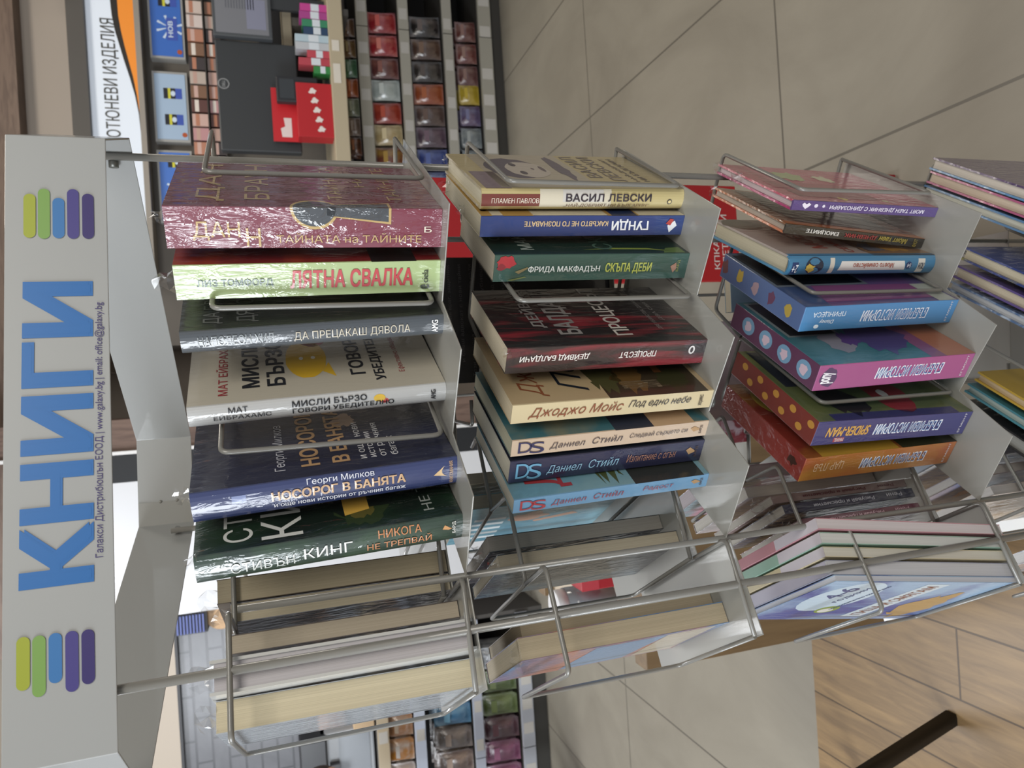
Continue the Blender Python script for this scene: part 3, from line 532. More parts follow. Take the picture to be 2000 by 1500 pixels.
left('paperback_book', 'shorter beige page block just behind the inner wire, top left tray', .1525, .681, .0165, .1955, .128, z1, ('#2c2c30', '#8a8a90', 9, (1, 1, .4), .5, .6), page='#c0b69e', wrap=.4, group=gl1, tips=((.004, -.126, .194, .02),))
left('paperback_book', 'taller tan page block beside the green paperback, top left tray', .1702, .681, .0215, .206, .132, z1, '#6a5c4a', page='#b8ac92', wrap=.2, group=gl1, tips=((.004, -.13, .205, .02),))
left('paperback_book', 'page block with colourful landscape cover, outermost in the second left tray', .0755, .6585, .0205, .216, .137, z2, ('#b8705c', '#4f80b4', 6, (1, 1, 1.6), .42, .6), page='#bdb096', wrap=.2, group=gl2, tips=((.002, -.13, .20, .03),),
     polys=[('c', [(.05, .75), (.95, .70), (.95, .95), (.05, .98)], '#b5a78e'), ('c', rect(.05, .95, .35, .7), '#5f8ab8', .7)])
left('paperback_book', 'dull brown page block next to the landscape covered one, second left tray', .0975, .675, .0155, .207, .132, z2, '#6a5a44', page='#a2957d', wrap=.15, group=gl2)
left('paperback_book', 'narrow greyish page block with teal and black cover, second left tray', .1712, .702, .0135, .207, .13, z2, ('#2c4c5c', '#1a1f26', 8, (1, 1, 1), .4, .55), page='#b0a692', wrap=.4, group=gl2, tips=((.004, -.128, .205, .016),))
left('paperback_book', 'wide grey page block near the light blue paperback, second left tray', .1955, .728, .0172, .207, .13, z2, '#22262c', page='#a8a198', wrap=.3, group=gl2, tips=((.006, -.1, .206, .02),))
left('paperback_book', 'teal blue cover with a reaching hand, innermost in the second left tray', .268, .80, .018, .207, .135, z2, ('#3f7f98', '#6aa3b4', 10, (1, 1, 1), .4, .6), page='#a8a294', wrap=.25, group=gl2,
     polys=[('c', blob(.62, .45, .12, .12, 101, 18, .3), '#b98872'), ('c', [(.5, .5), (.62, .75), (.56, .8), (.45, .52)], '#b98872')] + [('c', rect(.12 + .13 * i, .18 + .13 * i, .10, .30), '#c9d6da') for i in range(5)])
left('paperback_book', 'cream spotted cover, next to the hand cover in the second left tray', .300, .80, .014, .20, .13, z2, ('#b8a88c', '#e0d2b8', 40, (1, 1, 1), .4, .6), page='#a8a294', wrap=.25, group=gl2)
# third left tray
gwb = gl3
WBC = [('#c98a94', '#d4cdd0'), ('#93bba8', '#d0d4d2'), ('#cdbf98', '#d2cfc4'), ('#a3a8c0', '#cfd1d8')]
for i, (lab, X, th) in enumerate((('softcover workbook with red edged pages, uppermost of the four in the third left tray', .1065, .0115), ('softcover workbook with green edged pages, third left tray', .0925, .0115),
                                  ('softcover workbook with tan edged pages, third left tray', .0795, .0105), ('softcover workbook with bluish pages and curled cover, third left tray', .0625, .0145))):
    c, pg = WBC[i]
    left('workbook', lab, X, .612 + .003 * i, th, .240, .165, z3, c, page=pg, wrap=.05, group=gl3, lean=(.034, .01),
         polys=[('t', rect(0, .55, 0.02, .98), c), ('t', rect(.55, 1, .02, .98), '#cfcad4', 1)] if i < 3 else [('t', rect(0, .98, .05, .95), '#b4b2c4')])
left('workbook', 'blue softcover workbook for ages four to six, outermost in the third left tray', .0545, .617, .0065, .240, .168, z3, ('#3c50a0', '#93b4d4', 7, (1, 1, 1), .42, .55), '#2c3f8c', page='#c8ccd6', wrap=.12, group=gl3, lean=(.034, .01),
     polys=[('c', circ(.62, .22, .36, .15), '#bcd4e4'), ('c', circ(.30, .32, .10, .055), '#7f9c3a', 2), ('c', circ(.28, .32, .06, .035), '#d8d8d0', 3), ('c', rect(.1, .95, .50, .62), '#c4d6e0', 2), ('c', blob(.4, .80, .3, .1, 111, 24, .3), '#b59058', 2)],
     texts=[('c', '4-6', .60, .85, .13, .21, '#2f4a8c', {'lift': 4, 'bold': .02}), ('c', 'години', .5, .85, .24, .27, '#2f4a8c', {'lift': 4}), ('c', 'образователно помагало', .3, .9, .32, .345, '#3a5a98', {'lift': 4}), ('c', 'ПИША И СМЯТАМ', .15, .9, .53, .59, '#8c4a34', {'lift': 4, 'bold': .02})])
for lab, X, Yf, th, h, sp, tx in (('thin pinkish spined workbook turned spine out, third left tray', .1985, .698, .0100, .200, '#8e7a78', '#5c2c34'),
                        ('thin navy spined workbook turned spine out, third left tray', .1835, .693, .0115, .193, '#3c4258', '#b4b8c4'),
                        ('thin magenta spined workbook turned spine out, third left tray', .1655, .694, .0105, .174, '#6e3048', '#c4a0ac')):
    left('workbook', lab, X, Yf, th, h, .14, z3, sp, sp, rev=True, page='#a8a49c', wrap=.3, group=gl3, texts=[('s', 'Рисувай и пресметни', .22, .68, .25, .72, tx, {'flip': 1, 'bold': .02}), ('s', 'Рени', .78, .9, .3, .7, tx, {'flip': 1})], tips=((.005, -.02, h, .02),))
left('workbook', 'silvery wrapped book lying behind the spine out workbooks, third left tray', .222, .74, .014, .20, .14, z3, ('#a3a2a8', '#c8b4b8', 12, (1, 1, .4), .45, .6), page='#b8b4ac', wrap=.5, group=gl3)
left('workbook', 'pastel wrapped workbook in the far pocket, third left tray', .262, .79, .02, .20, .14, z3, ('#7f9aa8', '#c4849c', 14, (1, 1, 1), .45, .6), page='#b0a8ac', wrap=.5, group=gl3)
# lowest left tray
left('picture_book', 'picture book with blue and blush painted cover, lowest left tray', .200, .70, .012, .235, .17, z4, ('#4f72ac', '#d3b4a0', 5, (1, 1, 1.4), .42, .56), page='#c0bcb8', wrap=.2, group=gl4, polys=[('c', blob(.6, .25, .12, .05, 121, 16, .3), '#a8543c'), ('c', blob(.5, .5, .3, .1, 123, 20, .3), '#d8c4b4', .6)])
left('picture_book', 'tan and white picture book behind the blush painted one, lowest left tray', .170, .69, .012, .225, .17, z4, ('#b59468', '#d8ccc0', 8, (1, 1, 1), .42, .56), page='#c0bcb8', wrap=.3, group=gl4)
left('picture_book', 'pale blue wrapped picture book at the near edge, lowest left tray', .085, .625, .014, .215, .17, z4, ('#8ea8c4', '#d0b8b0', 10, (1, 1, 1), .42, .56), page='#c4c4c4', wrap=.6, group=gl4, tips=((.004, -.165, .21, .04), (.004, -.12, .21, .03)))
left('picture_book', 'striped rainbow edged stack top book, lowest left tray', .235, .73, .016, .235, .16, z4, ('#5c86bc', '#d8d4d0', 30, (3, 1, .3), .42, .56), page='#b8c0cc', wrap=.4, group=gl4)
# --- right side trays: back covers face the room
gr2, gr3 = 'books in the second right tray', 'books in the third right tray'
def right(name, label, p, th, h, W, z, front, back, **k):
    q = p; a = 268.5; return book(name, label, (q[0], q[1] + th), a, th, h, W, z, front, back, back, **k)
right('paperback_book', 'black back cover with grey blurb, second right tray', (.155, .832), .02, .245, .150, z2, '#1d1b1c', '#1d1b1c', wrap=.1, group=gr2,
      texts=[('b', s, .06, .95 - .06 * (i % 3), .08 + .055 * i, .102 + .055 * i, '#4f4b4c', {'bold': 0}) for i, s in enumerate((
          'Той открива престъпление и никога', 'на война с неговия враг, защитник', 'и бивш адвокат с нови тайни', 'Тази история се разказва два пъти', 'и няма кой да спре убиеца', 'Когато нощта идва над града', 'две жени ще трябва да избират', 'дали да мълчат или да говорят'))])
right('paperback_book', 'plain dark grey back cover behind the black one, second right tray', (.155, .862), .02, .215, .14, z2, '#33302f', '#33302f', group=gr2)
right('picture_book', 'light blue back cover, third right tray', (.134, .835), .014, .150, .055, z3, '#8cb0cc', '#93b6d0', group=gr3, polys=[('b', rect(0, .3, 0, 1), '#c99a3c')])
right('picture_book', 'pinkish lilac back cover, third right tray', (.075, .93), .014, .17, .15, z3, '#b09aa6', '#b5a2ac', group=gr3, wrap=.3)
right('picture_book', 'spotted red back cover, third right tray', (.03, 1.02), .016, .21, .15, z3, ('#8a3038', '#b8a0a8', 60, (1, 1, 1), .45, .6), ('#8a3038', '#b8a0a8', 60, (1, 1, 1), .45, .6), group=gr3, wrap=.3)
# ------------------------------------------------------------------ the room
def tiles(name, c1, c2, grout, bw, rh, loc, swap, mort, grain):
    m = bpy.data.materials.new(name); m.use_nodes = True; nt = m.node_tree; N = nt.nodes; L = nt.links; b = N['Principled BSDF']
    g = N.new('ShaderNodeNewGeometry'); sp = N.new('ShaderNodeSeparateXYZ'); cb = N.new('ShaderNodeCombineXYZ'); L.new(g.outputs['Position'], sp.inputs[0])
    L.new(sp.outputs['Z' if swap == 'wall' else 'Y' if swap else 'X'], cb.inputs[0 if swap != 'wall' else 1]); L.new(sp.outputs['X' if swap else 'Y'], cb.inputs[1 if swap != 'wall' else 0])
    mp = N.new('ShaderNodeMapping'); mp.inputs['Location'].default_value = loc; L.new(cb.outputs[0], mp.inputs[0])
    br = N.new('ShaderNodeTexBrick'); br.inputs['Scale'].default_value = 1; br.inputs['Brick Width'].default_value = bw; br.inputs['Row Height'].default_value = rh
    br.inputs['Mortar Size'].default_value = mort; br.inputs['Mortar Smooth'].default_value = .1; br.offset = .5 if swap else 0
    L.new(mp.outputs[0], br.inputs['Vector'])
    n = N.new('ShaderNodeTexNoise'); n.inputs['Scale'].default_value = grain[0]; n.inputs['Detail'].default_value = 8; n.inputs['Roughness'].default_value = .62; n.inputs['Distortion'].default_value = .7
    m2 = N.new('ShaderNodeMapping'); m2.inputs['Scale'].default_value = grain[1]; L.new(cb.outputs[0], m2.inputs[0]); L.new(m2.outputs[0], n.inputs['Vector'])
    r = N.new('ShaderNodeValToRGB'); r.color_ramp.elements[0].position = .3; r.color_ramp.elements[1].position = .7; r.color_ramp.elements[0].color = lin(c1); r.color_ramp.elements[1].color = lin(c2); L.new(n.outputs[0], r.inputs[0])
    L.new(r.outputs[0], br.inputs['Color1']); L.new(r.outputs[0], br.inputs['Color2']); br.inputs['Mortar'].default_value = lin(grout)
    L.new(br.outputs['Color'], b.inputs['Base Color']); b.inputs['Roughness'].default_value = grain[2]
    bp = N.new('ShaderNodeBump'); bp.inputs['Strength'].default_value = .35; bp.inputs['Distance'].default_value = .002; bp.invert = True
    L.new(br.outputs['Fac'], bp.inputs['Height']); L.new(bp.outputs[0], b.inputs['Normal'])
    return m
TILE = tiles('stone_tile', '#827c70', '#958f82', '#605b52', .603, 1.18, (-.504, -1.605, 0), 0, .0035, (2.2, (1, .6, 1), .42))
PLANK = tiles('wood_plank', '#725c42', '#9c8059', '#4e3d2a', 1.2, .1525, (-1.167, .572, 0), 1, .0022, (5, (.9, 7, 1), .4))
BRICK = tiles('white_brick', '#55565a', '#6a6b70', '#4a4b4f', .25, .085, (0, 0, 0), 'wall', .006, (4, (1, 1, 1), .25))
def struct(o): o['kind'] = 'structure'; return o
bm = bmesh.new(); box(bm, -.1, 5.5, -3, 1.615, -.06, 0); box(bm, -5.5, 5.5, 1.615, 7, -.06, 0); struct(link('floor', bm, TILE))
struct(boxo('floor_planks', -5.5, -.1, -3, 1.615, -.06, .0005, PLANK))
struct(boxo('ceiling', -5.5, 5.5, -.5, 7, 3.0, 3.06, mat('#b9b2a8', .8)))
TAN = mat('#9c9288', .7)
bm = bmesh.new(); box(bm, -1.12, 5.5, 4.6, 4.68, 0, 3.0); box(bm, .2, 5.5, 3.95, 4.6, HC + .84, 3.0); struct(link('wall_back', bm, TAN))
struct(boxo('trim_1', -1.1, 5.5, 3.84, 3.95, HC + 1.05, 3.0, mat('#6e5c50', .6, art=('#5c4b41', 9, (1, 1, 8), .4, .65))))
bm = bmesh.new(); box(bm, -5.5, -1.12, 4.4, 4.48, 0, HC + .60); struct(link('wall_left', bm, BRICK))
struct(boxo('trim_2', -5.5, -1.12, 4.36, 4.4, HC + .60, HC + .615, mat('#3a3b3e', .5)))
struct(boxo('trim_3', -5.5, -1.12, 4.36, 4.48, HC + .615, 3.0, mat('#b5aa9c', .7)))
struct(boxo('column_1', -.95, -.33, 3.6, 4.1, 0, HC + .98, mat('#c9cbcf', .5)))
struct(boxo('column_2', -.33, -.205, 3.6, 4.1, 0, HC + 1.0, mat('#1d2024', .4)))
struct(boxo('trim_4', -.205, -.190, 3.58, 4.1, 0, 3.0, mat('#d8d8d8', .5)))
struct(boxo('column_3', -.190, -.05, 3.6, 4.1, 0, 3.0, mat('#6e5a50', .5, art=('#5a4840', 8, (9, 1, 1), .4, .65))))
def px_x(y, Y=3.85): return (1.985 - .00249 * y) * Y / 3.85
# ------------------------------------------------------------------ tobacco cabinet
cab = tag(empty('tobacco_cabinet', (1.3, 3.9, 0)), 'grey wall cabinet with a lit sign over rows of cigarette packs', 'cabinet')
def cpart(n, bm, m, par=None, **k):
    o = link(n, bm, m, None, **k); o.parent = par or cab
    if not par: o.matrix_parent_inverse = Matrix.Translation((-1.3, -3.9, 0))
    return o
def cbox(n, a, m, par=None, bevel=0): bm = bmesh.new(); box(bm, *a); return cpart(n, bm, m, par, bevel=bevel)
cbox('body', (.3, 2.6, 3.98, 4.4, HC - .35, HC + .86), mat('#5d5852', .6)); cbox('cornice', (.3, 2.6, 3.86, 3.98, HC + .765, HC + .84), mat('#4a4744', .6))
bm = bmesh.new(); box(bm, .6, 2.5, 3.90, 3.98, HC + .55, HC + .765)
sg = cpart('sign_panel', bm, mat('#c3cbd6', .4, emit=.35))
def zz(x, y): return HC + .755 - (x - 165 - (y * .05)) * .00222
bm = bmesh.new(); Yf = 3.8985
bk = [(210, 0), (213, 30), (219, 60), (228, 90), (237, 120), (247, 150), (257, 185), (264, 220), (268, 260)]
bo = [(224, 0), (226, 30), (231, 60), (238, 90), (246, 120), (254, 150), (261, 185), (266, 220), (269, 260)]
ex = [(-80, 200, 212), (-40, 205, 220)]
bk = [(200, -90), (206, -40)] + bk; bo = [(214, -90), (220, -40)] + bo
flat(bm, [(px_x(y), Yf, zz(x, y)) for x, y in bk] + [(px_x(y), Yf, zz(x, y)) for x, y in bo[::-1]], 0)
flat(bm, [(px_x(y), Yf, zz(x, y)) for x, y in bo] + [(px_x(y), Yf, HC + .552) for y in (262, -90)], 1)
cpart('sign_swoosh', bm, [mat('#25211e', .5), mat('#d27f2a', .5, emit=.25)]); bm = bmesh.new()
label_box(bm, 'ТЮТЮНЕВИ ИЗДЕЛИЯ', (1.262, 3.8975, HC + .632), (1, 0, 0), (0, 0, 1), .628, .074, 0, .006)
cpart('sign_lettering', bm, mat('#3c3c38', .5))
cbox('sign_rail', (.6, 2.5, 3.86, 3.98, HC + .525, HC + .55), mat('#8b857d', .5))
for i, (x0, x1, kind) in enumerate(((1.742, 2.06, 0), (1.325, 1.652, 1), (.92, 1.258, 2))):
    fr = cbox('poster_frame', (x0 - .012, x1 + .012, 3.93, 3.98, HC + .335, HC + .495), mat('#9a9a98', .4))
    bm = bmesh.new(); box(bm, x0, x1, 3.926, 3.93, HC + .345, HC + .485); yy = 3.9255; W_ = x1 - x0
    if kind != 1:
        for k in range(8):
            a = k * math.pi / 4 + .3; c = Vector((x0 + W_ * .45, yy, HC + .40)); d1 = Vector((math.cos(a - .1), 0, math.sin(a - .1))) ; d2 = Vector((math.cos(a + .1), 0, math.sin(a + .1)))
            flat(bm, [c, c + d1 * .062, c + d2 * .062], 1)
        flat(bm, [(x0 + W_ * q, yy - .0005, HC + z) for q, z in ((.25, .365), (.6, .365), (.6, .415), (.25, .415))], 2)
        label_box(bm, 'НОВ', (x0 + W_ * .30, yy - .001, HC + .385), (1, 0, 0), (0, 0, 1), W_ * .25, .022, 1, .03)
    for q in ((.22, .62) if kind == 1 else (.78,)):
        for dz, h, mi in ((0, .03, 2), (.03, .022, 4), (.052, .012, 5), (.064, .02, 4)):
            flat(bm, [(x0 + W_ * (q + a), yy - .0005, HC + .362 + dz + b) for a, b in ((0, 0), (.16, 0), (.16, h), (0, h))], mi)
        flat(bm, [(x0 + W_ * (q + .08) + .014 * math.cos(a * .63), yy - .001, HC + .403 + .011 * math.sin(a * .63)) for a in range(10)], 1)
    flat(bm, [(x0 + W_ * .07 + .012 * math.cos(a * .63), yy - .001, HC + .36 + .012 * math.sin(a * .63)) for a in range(10)], 3)
    cpart('poster', bm, [mat(('#3565b8', '#9db3cc', '#4470c0')[kind], .3, coat=.3), mat('#c3d2e4', .3), mat('#3f55a8', .3), mat('#a8512c', .3), mat('#24242c', .3), mat('#c6c23c', .3)], fr)
for zr in (.245, .17):
    cbox('pack_shelf', (.5, 2.5, 3.90, 3.98, HC + zr - .006, HC + zr), mat('#35322f', .5))
# cigarette packs
PK = ['#c9b8ae', '#b5a79c', '#b07a62', '#5c3a34', '#8c7a72', '#b8988c', '#d0c2bc', '#7a5a44', '#c4a49a', '#3c3434', '#b88a8c', '#d8cfc6']
PN = {'#c9b8ae': 'pale beige', '#b5a79c': 'greyish beige', '#b07a62': 'terracotta', '#5c3a34': 'dark brown', '#8c7a72': 'taupe', '#b8988c': 'dusty pink', '#d0c2bc': 'off white', '#7a5a44': 'brown', '#c4a49a': 'light pink', '#3c3434': 'blackish', '#b88a8c': 'rose', '#d8cfc6': 'cream'}
ORD = ['first', 'second', 'third', 'fourth', 'fifth', 'sixth', 'seventh', 'eighth', 'ninth', 'tenth', 'eleventh', 'twelfth', 'thirteenth', 'fourteenth', 'fifteenth', 'sixteenth', 'seventeenth']
def pack(name, c, x, y, z, w_, d_, h_, label, cat, group, band='#e0dcd4', bandz=(.55, .8)):
    o = empty(name, (x, y, z)); tag(o, label, cat, group)
    link('carton', (lambda b: (box(b, -w_ / 2, w_ / 2, -d_ / 2, d_ / 2, 0, h_), b)[1])(bmesh.new()), mat(c, .35, coat=.3), o, bevel=.001)
    bm = bmesh.new(); e = -d_ / 2 - .0004; flat(bm, [(-w_ / 2 * .96, e, h_ * bandz[0]), (w_ / 2 * .96, e, h_ * bandz[0]), (w_ / 2 * .96, e, h_ * bandz[1]), (-w_ / 2 * .96, e, h_ * bandz[1])])
    link('printed_band', bm, mat(band, .35), o); return o
for row, (zr, n) in enumerate(((.245, 15), (.17, 15))):
    for i in range(n):
        c = PK[(i * 5 + row * 7 + (i * i) % 5) % len(PK)]
        pack('cigarette_pack', c, 2.0 - i * .0715, 3.935, HC + zr, .062, .022, .075 if row == 0 else .064,
             '%s cigarette pack on the %s row of the cabinet, %s from the aisle end' % (PN[c], ('upper', 'lower')[row], ORD[i]), 'cigarette pack', 'packs on the %s row of the tobacco cabinet' % ('upper', 'lower')[row], PK[(i * 3 + 2) % 12])
sp_ = tag(empty('ceiling_spotlight', (1.98, 3.7, HC + .93)), 'small lit ceiling spotlight above the tobacco sign', 'spotlight')
bm = bmesh.new(); bmesh.ops.create_cone(bm, cap_ends=True, segments=16, radius1=.03, radius2=.022, depth=.06); o = link('housing', bm, mat('#3a3836', .5), sp_); o.location = (0, 0, .04)
bm = bmesh.new(); bmesh.ops.create_uvsphere(bm, u_segments=12, v_segments=8, radius=.022); link('bulb', bm, mat('#fff0d8', .3, emit=9), sp_, smooth=True)
bm = bmesh.new(); tube(bm, [(0, 0, .07), (0, 0, 3.0 - HC - .93)], .008); link('stem', bm, mat('#3a3836', .5), sp_)
# ------------------------------------------------------------------ checkout
ct = tag(empty('checkout_counter', (1.6, 3.6, 0)), 'beige edged checkout counter shelf above the rows of wrapped sweets', 'counter')
def mp_(n, a, m, par, org, bevel=0):
    bm = bmesh.new(); box(bm, *a); o = link(n, bm, m, None, bevel=bevel); o.parent = par; o.matrix_parent_inverse = Matrix.Translation(-Vector(org)); return o
BEI = mat('#a89d86', .5); DK = mat('#232325', .5); CT = (1.6, 3.6, 0); ZC = HC - .327
mp_('counter_top', (.9, 2.7, 3.42, 3.95, ZC - .068, ZC), BEI, ct, CT, .003)
for x in (1.0, 1.8, 2.6): mp_('bracket', (x - .015, x + .015, 3.45, 3.95, ZC - .10, ZC - .068), mat('#4a4744', .6), ct, CT)
US = (2.0, 3.8, ZC); us = tag(empty('back_shelf', US), 'thin beige board with dark back behind the screens, above the checkout counter', 'shelf')
mp_('upper_board', (1.39, 2.7, 3.64, 3.86, HC - .174, HC - .132), BEI, us, US, .002)
for x in (1.84, 2.66): mp_('divider', (x - .02, x + .02, 3.66, 3.9, ZC, HC - .174), mat('#6c6862', .5), us, US)
mp_('back_board', (1.375, 2.7, 3.9, 3.94, ZC, HC - .02), DK, us, US)
for i, x in enumerate((1.45, 1.60, 1.95, 2.1, 2.3)):
    mp_('price_label', (x, x + (.09, .05, .12, .06, .08)[i], 3.4185, 3.42, ZC - .045, ZC - .012), mat('#c9c4ba', .5), ct, CT)
mon = tag(empty('monitor', (1.42, 3.56, ZC)), 'dark monitor seen from behind on the checkout counter', 'monitor')
MO = (1.42, 3.56, ZC); MD = mat('#2f3235', .45)
mp_('back_shell', (1.16, 1.675, 3.56, 3.61, HC - .185, HC + .177), MD, mon, MO, .006); mp_('neck', (1.40, 1.44, 3.57, 3.60, ZC + .012, HC - .18), MD, mon, MO); mp_('stand_foot', (1.30, 1.54, 3.5, 3.66, ZC, ZC + .012), MD, mon, MO)
bm = bmesh.new()
for k in range(24):
    a0, a1 = k * math.pi / 12, (k + 1) * math.pi / 12; c = Vector((1.47, 3.559, HC + .148))
    flat(bm, [c + Vector((math.cos(a) * r, 0, math.sin(a) * r)) for r, a in ((.021, a0), (.0245, a0), (.0245, a1), (.021, a1))])
label_box(bm, 'DELL', (1.455, 3.559, HC + .142), (1, 0, 0), (0, 0, 1), .030, .012, 0, .01)
o = link('badge', bm, mat('#8f9294', .4)); o.parent = mon; o.matrix_parent_inverse = Matrix.Translation(-Vector(MO))
scr = tag(empty('customer_display', (1.86, 3.53, ZC)), 'grey customer screen showing a page of text, beside the dark monitor', 'screen'); SO = (1.86, 3.53, ZC)
mp_('frame', (1.68, 2.06, 3.53, 3.57, HC - .082, HC + .178), mat('#43474b', .4), scr, SO, .004); mp_('stand', (1.83, 1.89, 3.54, 3.56, ZC, HC - .08), MD, scr, SO)
bm = bmesh.new(); flat(bm, [(x, 3.5295, z) for x, z in ((1.695, HC - .066), (2.05, HC - .066), (2.05, HC + .165), (1.695, HC + .165))])
for i in range(11):
    flat(bm, [(x, 3.5290, HC + .115 - i * .012 + d) for x, d in ((1.81, 0), (1.81 + .22 - .04 * (i % 3), 0), (1.81 + .22 - .04 * (i % 3), .004), (1.81, .004))], 1)
flat(bm, [(x, 3.5290, z) for x, z in ((1.72, HC - .055), (1.86, HC - .055), (1.86, HC + .03), (1.72, HC + .03))], 2)
o = link('display', bm, [mat('#6c6e74', .3, emit=.04), mat('#54565e', .3), mat('#7a7d90', .3)]); o.parent = scr; o.matrix_parent_inverse = Matrix.Translation(-Vector(SO))
pt = tag(empty('payment_terminal', (1.46, 3.46, ZC)), 'dark card payment terminal below the monitor', 'card reader'); PO = (1.46, 3.46, ZC)
mp_('housing', (1.36, 1.48, 3.45, 3.49, ZC + .06, HC - .08), mat('#25262a', .4), pt, PO, .006); mp_('screen', (1.375, 1.465, 3.448, 3.452, HC - .16, HC - .095), mat('#34383c', .2), pt, PO); mp_('stand', (1.40, 1.44, 3.46, 3.48, ZC, ZC + .06), DK, pt, PO)
rb = tag(empty('chocolate_display_box', (1.36, 3.46, ZC)), 'red cardboard display box of chocolate bars on the checkout counter', 'display box'); RO_ = (1.36, 3.46, ZC)
mp_('tray', (1.20, 1.45, 3.44, 3.52, ZC, ZC + .16), mat('#a81f26', .4), rb, RO_, .002); mp_('header_card', (1.20, 1.45, 3.52, 3.526, ZC, ZC + .27), mat('#b3222a', .4), rb, RO_)
for i in range(5):
    bm = bmesh.new(); flat(bm, [(1.235 + i * .044 + .013 * (1 + .3 * math.cos(3 * t)) * math.cos(t), 3.4390, ZC + .055 + i * .008 + .016 * (1 + .25 * math.sin(4 * t)) * math.sin(t)) for t in [k * math.pi / 9 for k in range(18)]])
    o = link('wrapper_mark', bm, mat('#d8cfcc', .5)); o.parent = rb; o.matrix_parent_inverse = Matrix.Translation(-Vector(RO_))
bm = bmesh.new()
flat(bm, [(1.22 + a, 3.519, ZC + .185 + c) for a, c in ((0, 0), (.09, 0), (.09, .035), (.05, .03), (.04, .05), (0, .045))]); o = link('header_mark', bm, mat('#d0c6c4', .5)); o.parent = rb; o.matrix_parent_inverse = Matrix.Translation(-Vector(RO_))
GUM = [('#b53a86', 'magenta'), ('#9c3a80', 'violet pink'), ('#2f7a58', 'green'), ('#1f3a5a', 'navy'), ('#a8bcc8', 'silver blue'), ('#b0b4ba', 'silver grey'), ('#b0404c', 'crimson'), ('#a83c48', 'red'), ('#2c7a3c', 'bright green')]
for i, (c, n) in enumerate(GUM):
    pack('gum_box', c, 1.80 - .036 * i, 3.47, ZC, .034, .07, (.12, .125, .115, .11, .15, .15, .10, .14, .075)[i], '%s chewing gum box in the row on the checkout counter' % n, 'gum box', 'gum boxes on the checkout counter', '#c8d0d8', (.3, .6))
# ------------------------------------------------------------------ gondola shelves with sweets
def crinkle(o_name, c, c2, label, cat, group, x, y, z, w_, h_, t_, lean, seed):
    key = ('bag', c, w_, h_, t_)
    if key not in _M:
        bm = bmesh.new(); nx, nz = 7, 8; r = random.Random(seed); sides = []
        for s in (-1, 1):
            g = []
            for j in range(nz + 1):
                v = j / nz; row = []
                for i in range(nx + 1):
                    u = i / nx; d = (math.sin(math.pi * u) ** .6) * (math.sin(math.pi * min(1, max(0, (v - .06) / .88))) ** .6) if 0 < u < 1 else 0
                    row.append(bm.verts.new(((u - .5) * w_ * (1 - .06 * math.sin(math.pi * v)), s * (t_ / 2 * d * r.uniform(.8, 1.1) + .0008), v * h_)))
                g.append(row)
            sides.append(g)
            for j in range(nz):
                for i in range(nx):
                    f = bm.faces.new((g[j][i], g[j][i + 1], g[j + 1][i + 1], g[j + 1][i])); f.smooth = True
        bmesh.ops.remove_doubles(bm, verts=bm.verts, dist=.0018)
        me = bpy.data.meshes.new('bag_film'); bm.normal_update(); bm.to_mesh(me); bm.free(); me.materials.append(mat(c, .3, coat=.4, wrap=.3, art=(c2, 9, (1, 1, 1), .42, .62)))
        bm = bmesh.new(); e = -t_ * .53
        flat(bm, [(-w_ * .28, e, h_ * .58), (w_ * .28, e, h_ * .58), (w_ * .25, e, h_ * .74), (-w_ * .25, e, h_ * .74)])
        m2 = bpy.data.meshes.new('bag_label'); bm.to_mesh(m2); bm.free(); m2.materials.append(mat(c2, .35))
        _M[key] = (me, m2)
    o = empty(o_name, (x, y, z)); o.rotation_euler = (-lean, 0, 0); tag(o, label, cat, group)
    for n, me in zip(('film_bag', 'front_label'), _M[key]):
        q = bpy.data.objects.new(n, me); COL.objects.link(q); q.parent = o
def gondola(name, label, x0, x1, yf, rails, kick, back):
    g = tag(empty(name, ((x0 + x1) / 2, yf, 0)), label, 'shelf unit'); I = Matrix.Translation((-(x0 + x1) / 2, -yf, 0))
    def P_(n, a, m, par=None):
        bm = bmesh.new(); box(bm, *a); o = link(n, bm, m); o.parent = par or g; o.matrix_parent_inverse = I; return o
    P_('back_panel', (x0, x1, yf + .45, yf + .47, 0, HC + rails[0][1]), back); P_('kick_plate', (x0, x1, yf + .03, yf + .45, 0, HC + kick), mat('#3c3a36', .5))
    for s in (x0, x1): P_('side_panel', (s - .01, s + .01, yf + .02, yf + .47, 0, HC + rails[0][1]), mat('#4a4744', .5))
    for lo, hi, c in rails:
        P_('shelf', (x0, x1, yf + .01, yf + .45, HC + lo + .01, HC + hi - .01), mat('#4d4a46', .5))
        xs = [x0, x0 + (x1 - x0) * .62, x1]
        for a, b in zip(xs, xs[1:]): P_('price_rail', (a + .003, b - .003, yf - .012, yf + .01, HC + lo, HC + hi), mat(c, .4))
    r = random.Random(3)
    for lo, hi, c in rails:
        x = x0 + .04
        while x < x1 - .08:
            P_('price_label', (x, x + .06, yf - .0135, yf - .012, HC + lo + .006, HC + hi - .006), mat('#b9b6b0', .5)); x += r.uniform(.12, .24)
gondola('sweets_shelf_unit', 'shelf unit of wrapped sweets and biscuits behind the checkout counter', .62, 2.75, 3.85, ((-.572, -.513, '#a09c90'), (-.792, -.737, '#a3a095'), (-1.033, -.98, '#a09d93'), (-1.258, -1.186, '#9a978c')), -1.258, mat('#2a2725', .7))
gondola('snack_shelf_unit', 'shelf unit of snack bags below the white brick wall', -3.2, -1.25, 3.78, ((-.444, -.387, '#b5a78f'), (-.635, -.581, '#b4bccb'), (-.949, -.899, '#a6abb8'), (-1.236, -1.168, '#a3a6ae')), -1.236, mat('#343233', .7))
DEPTH = ['front', 'second', 'third']
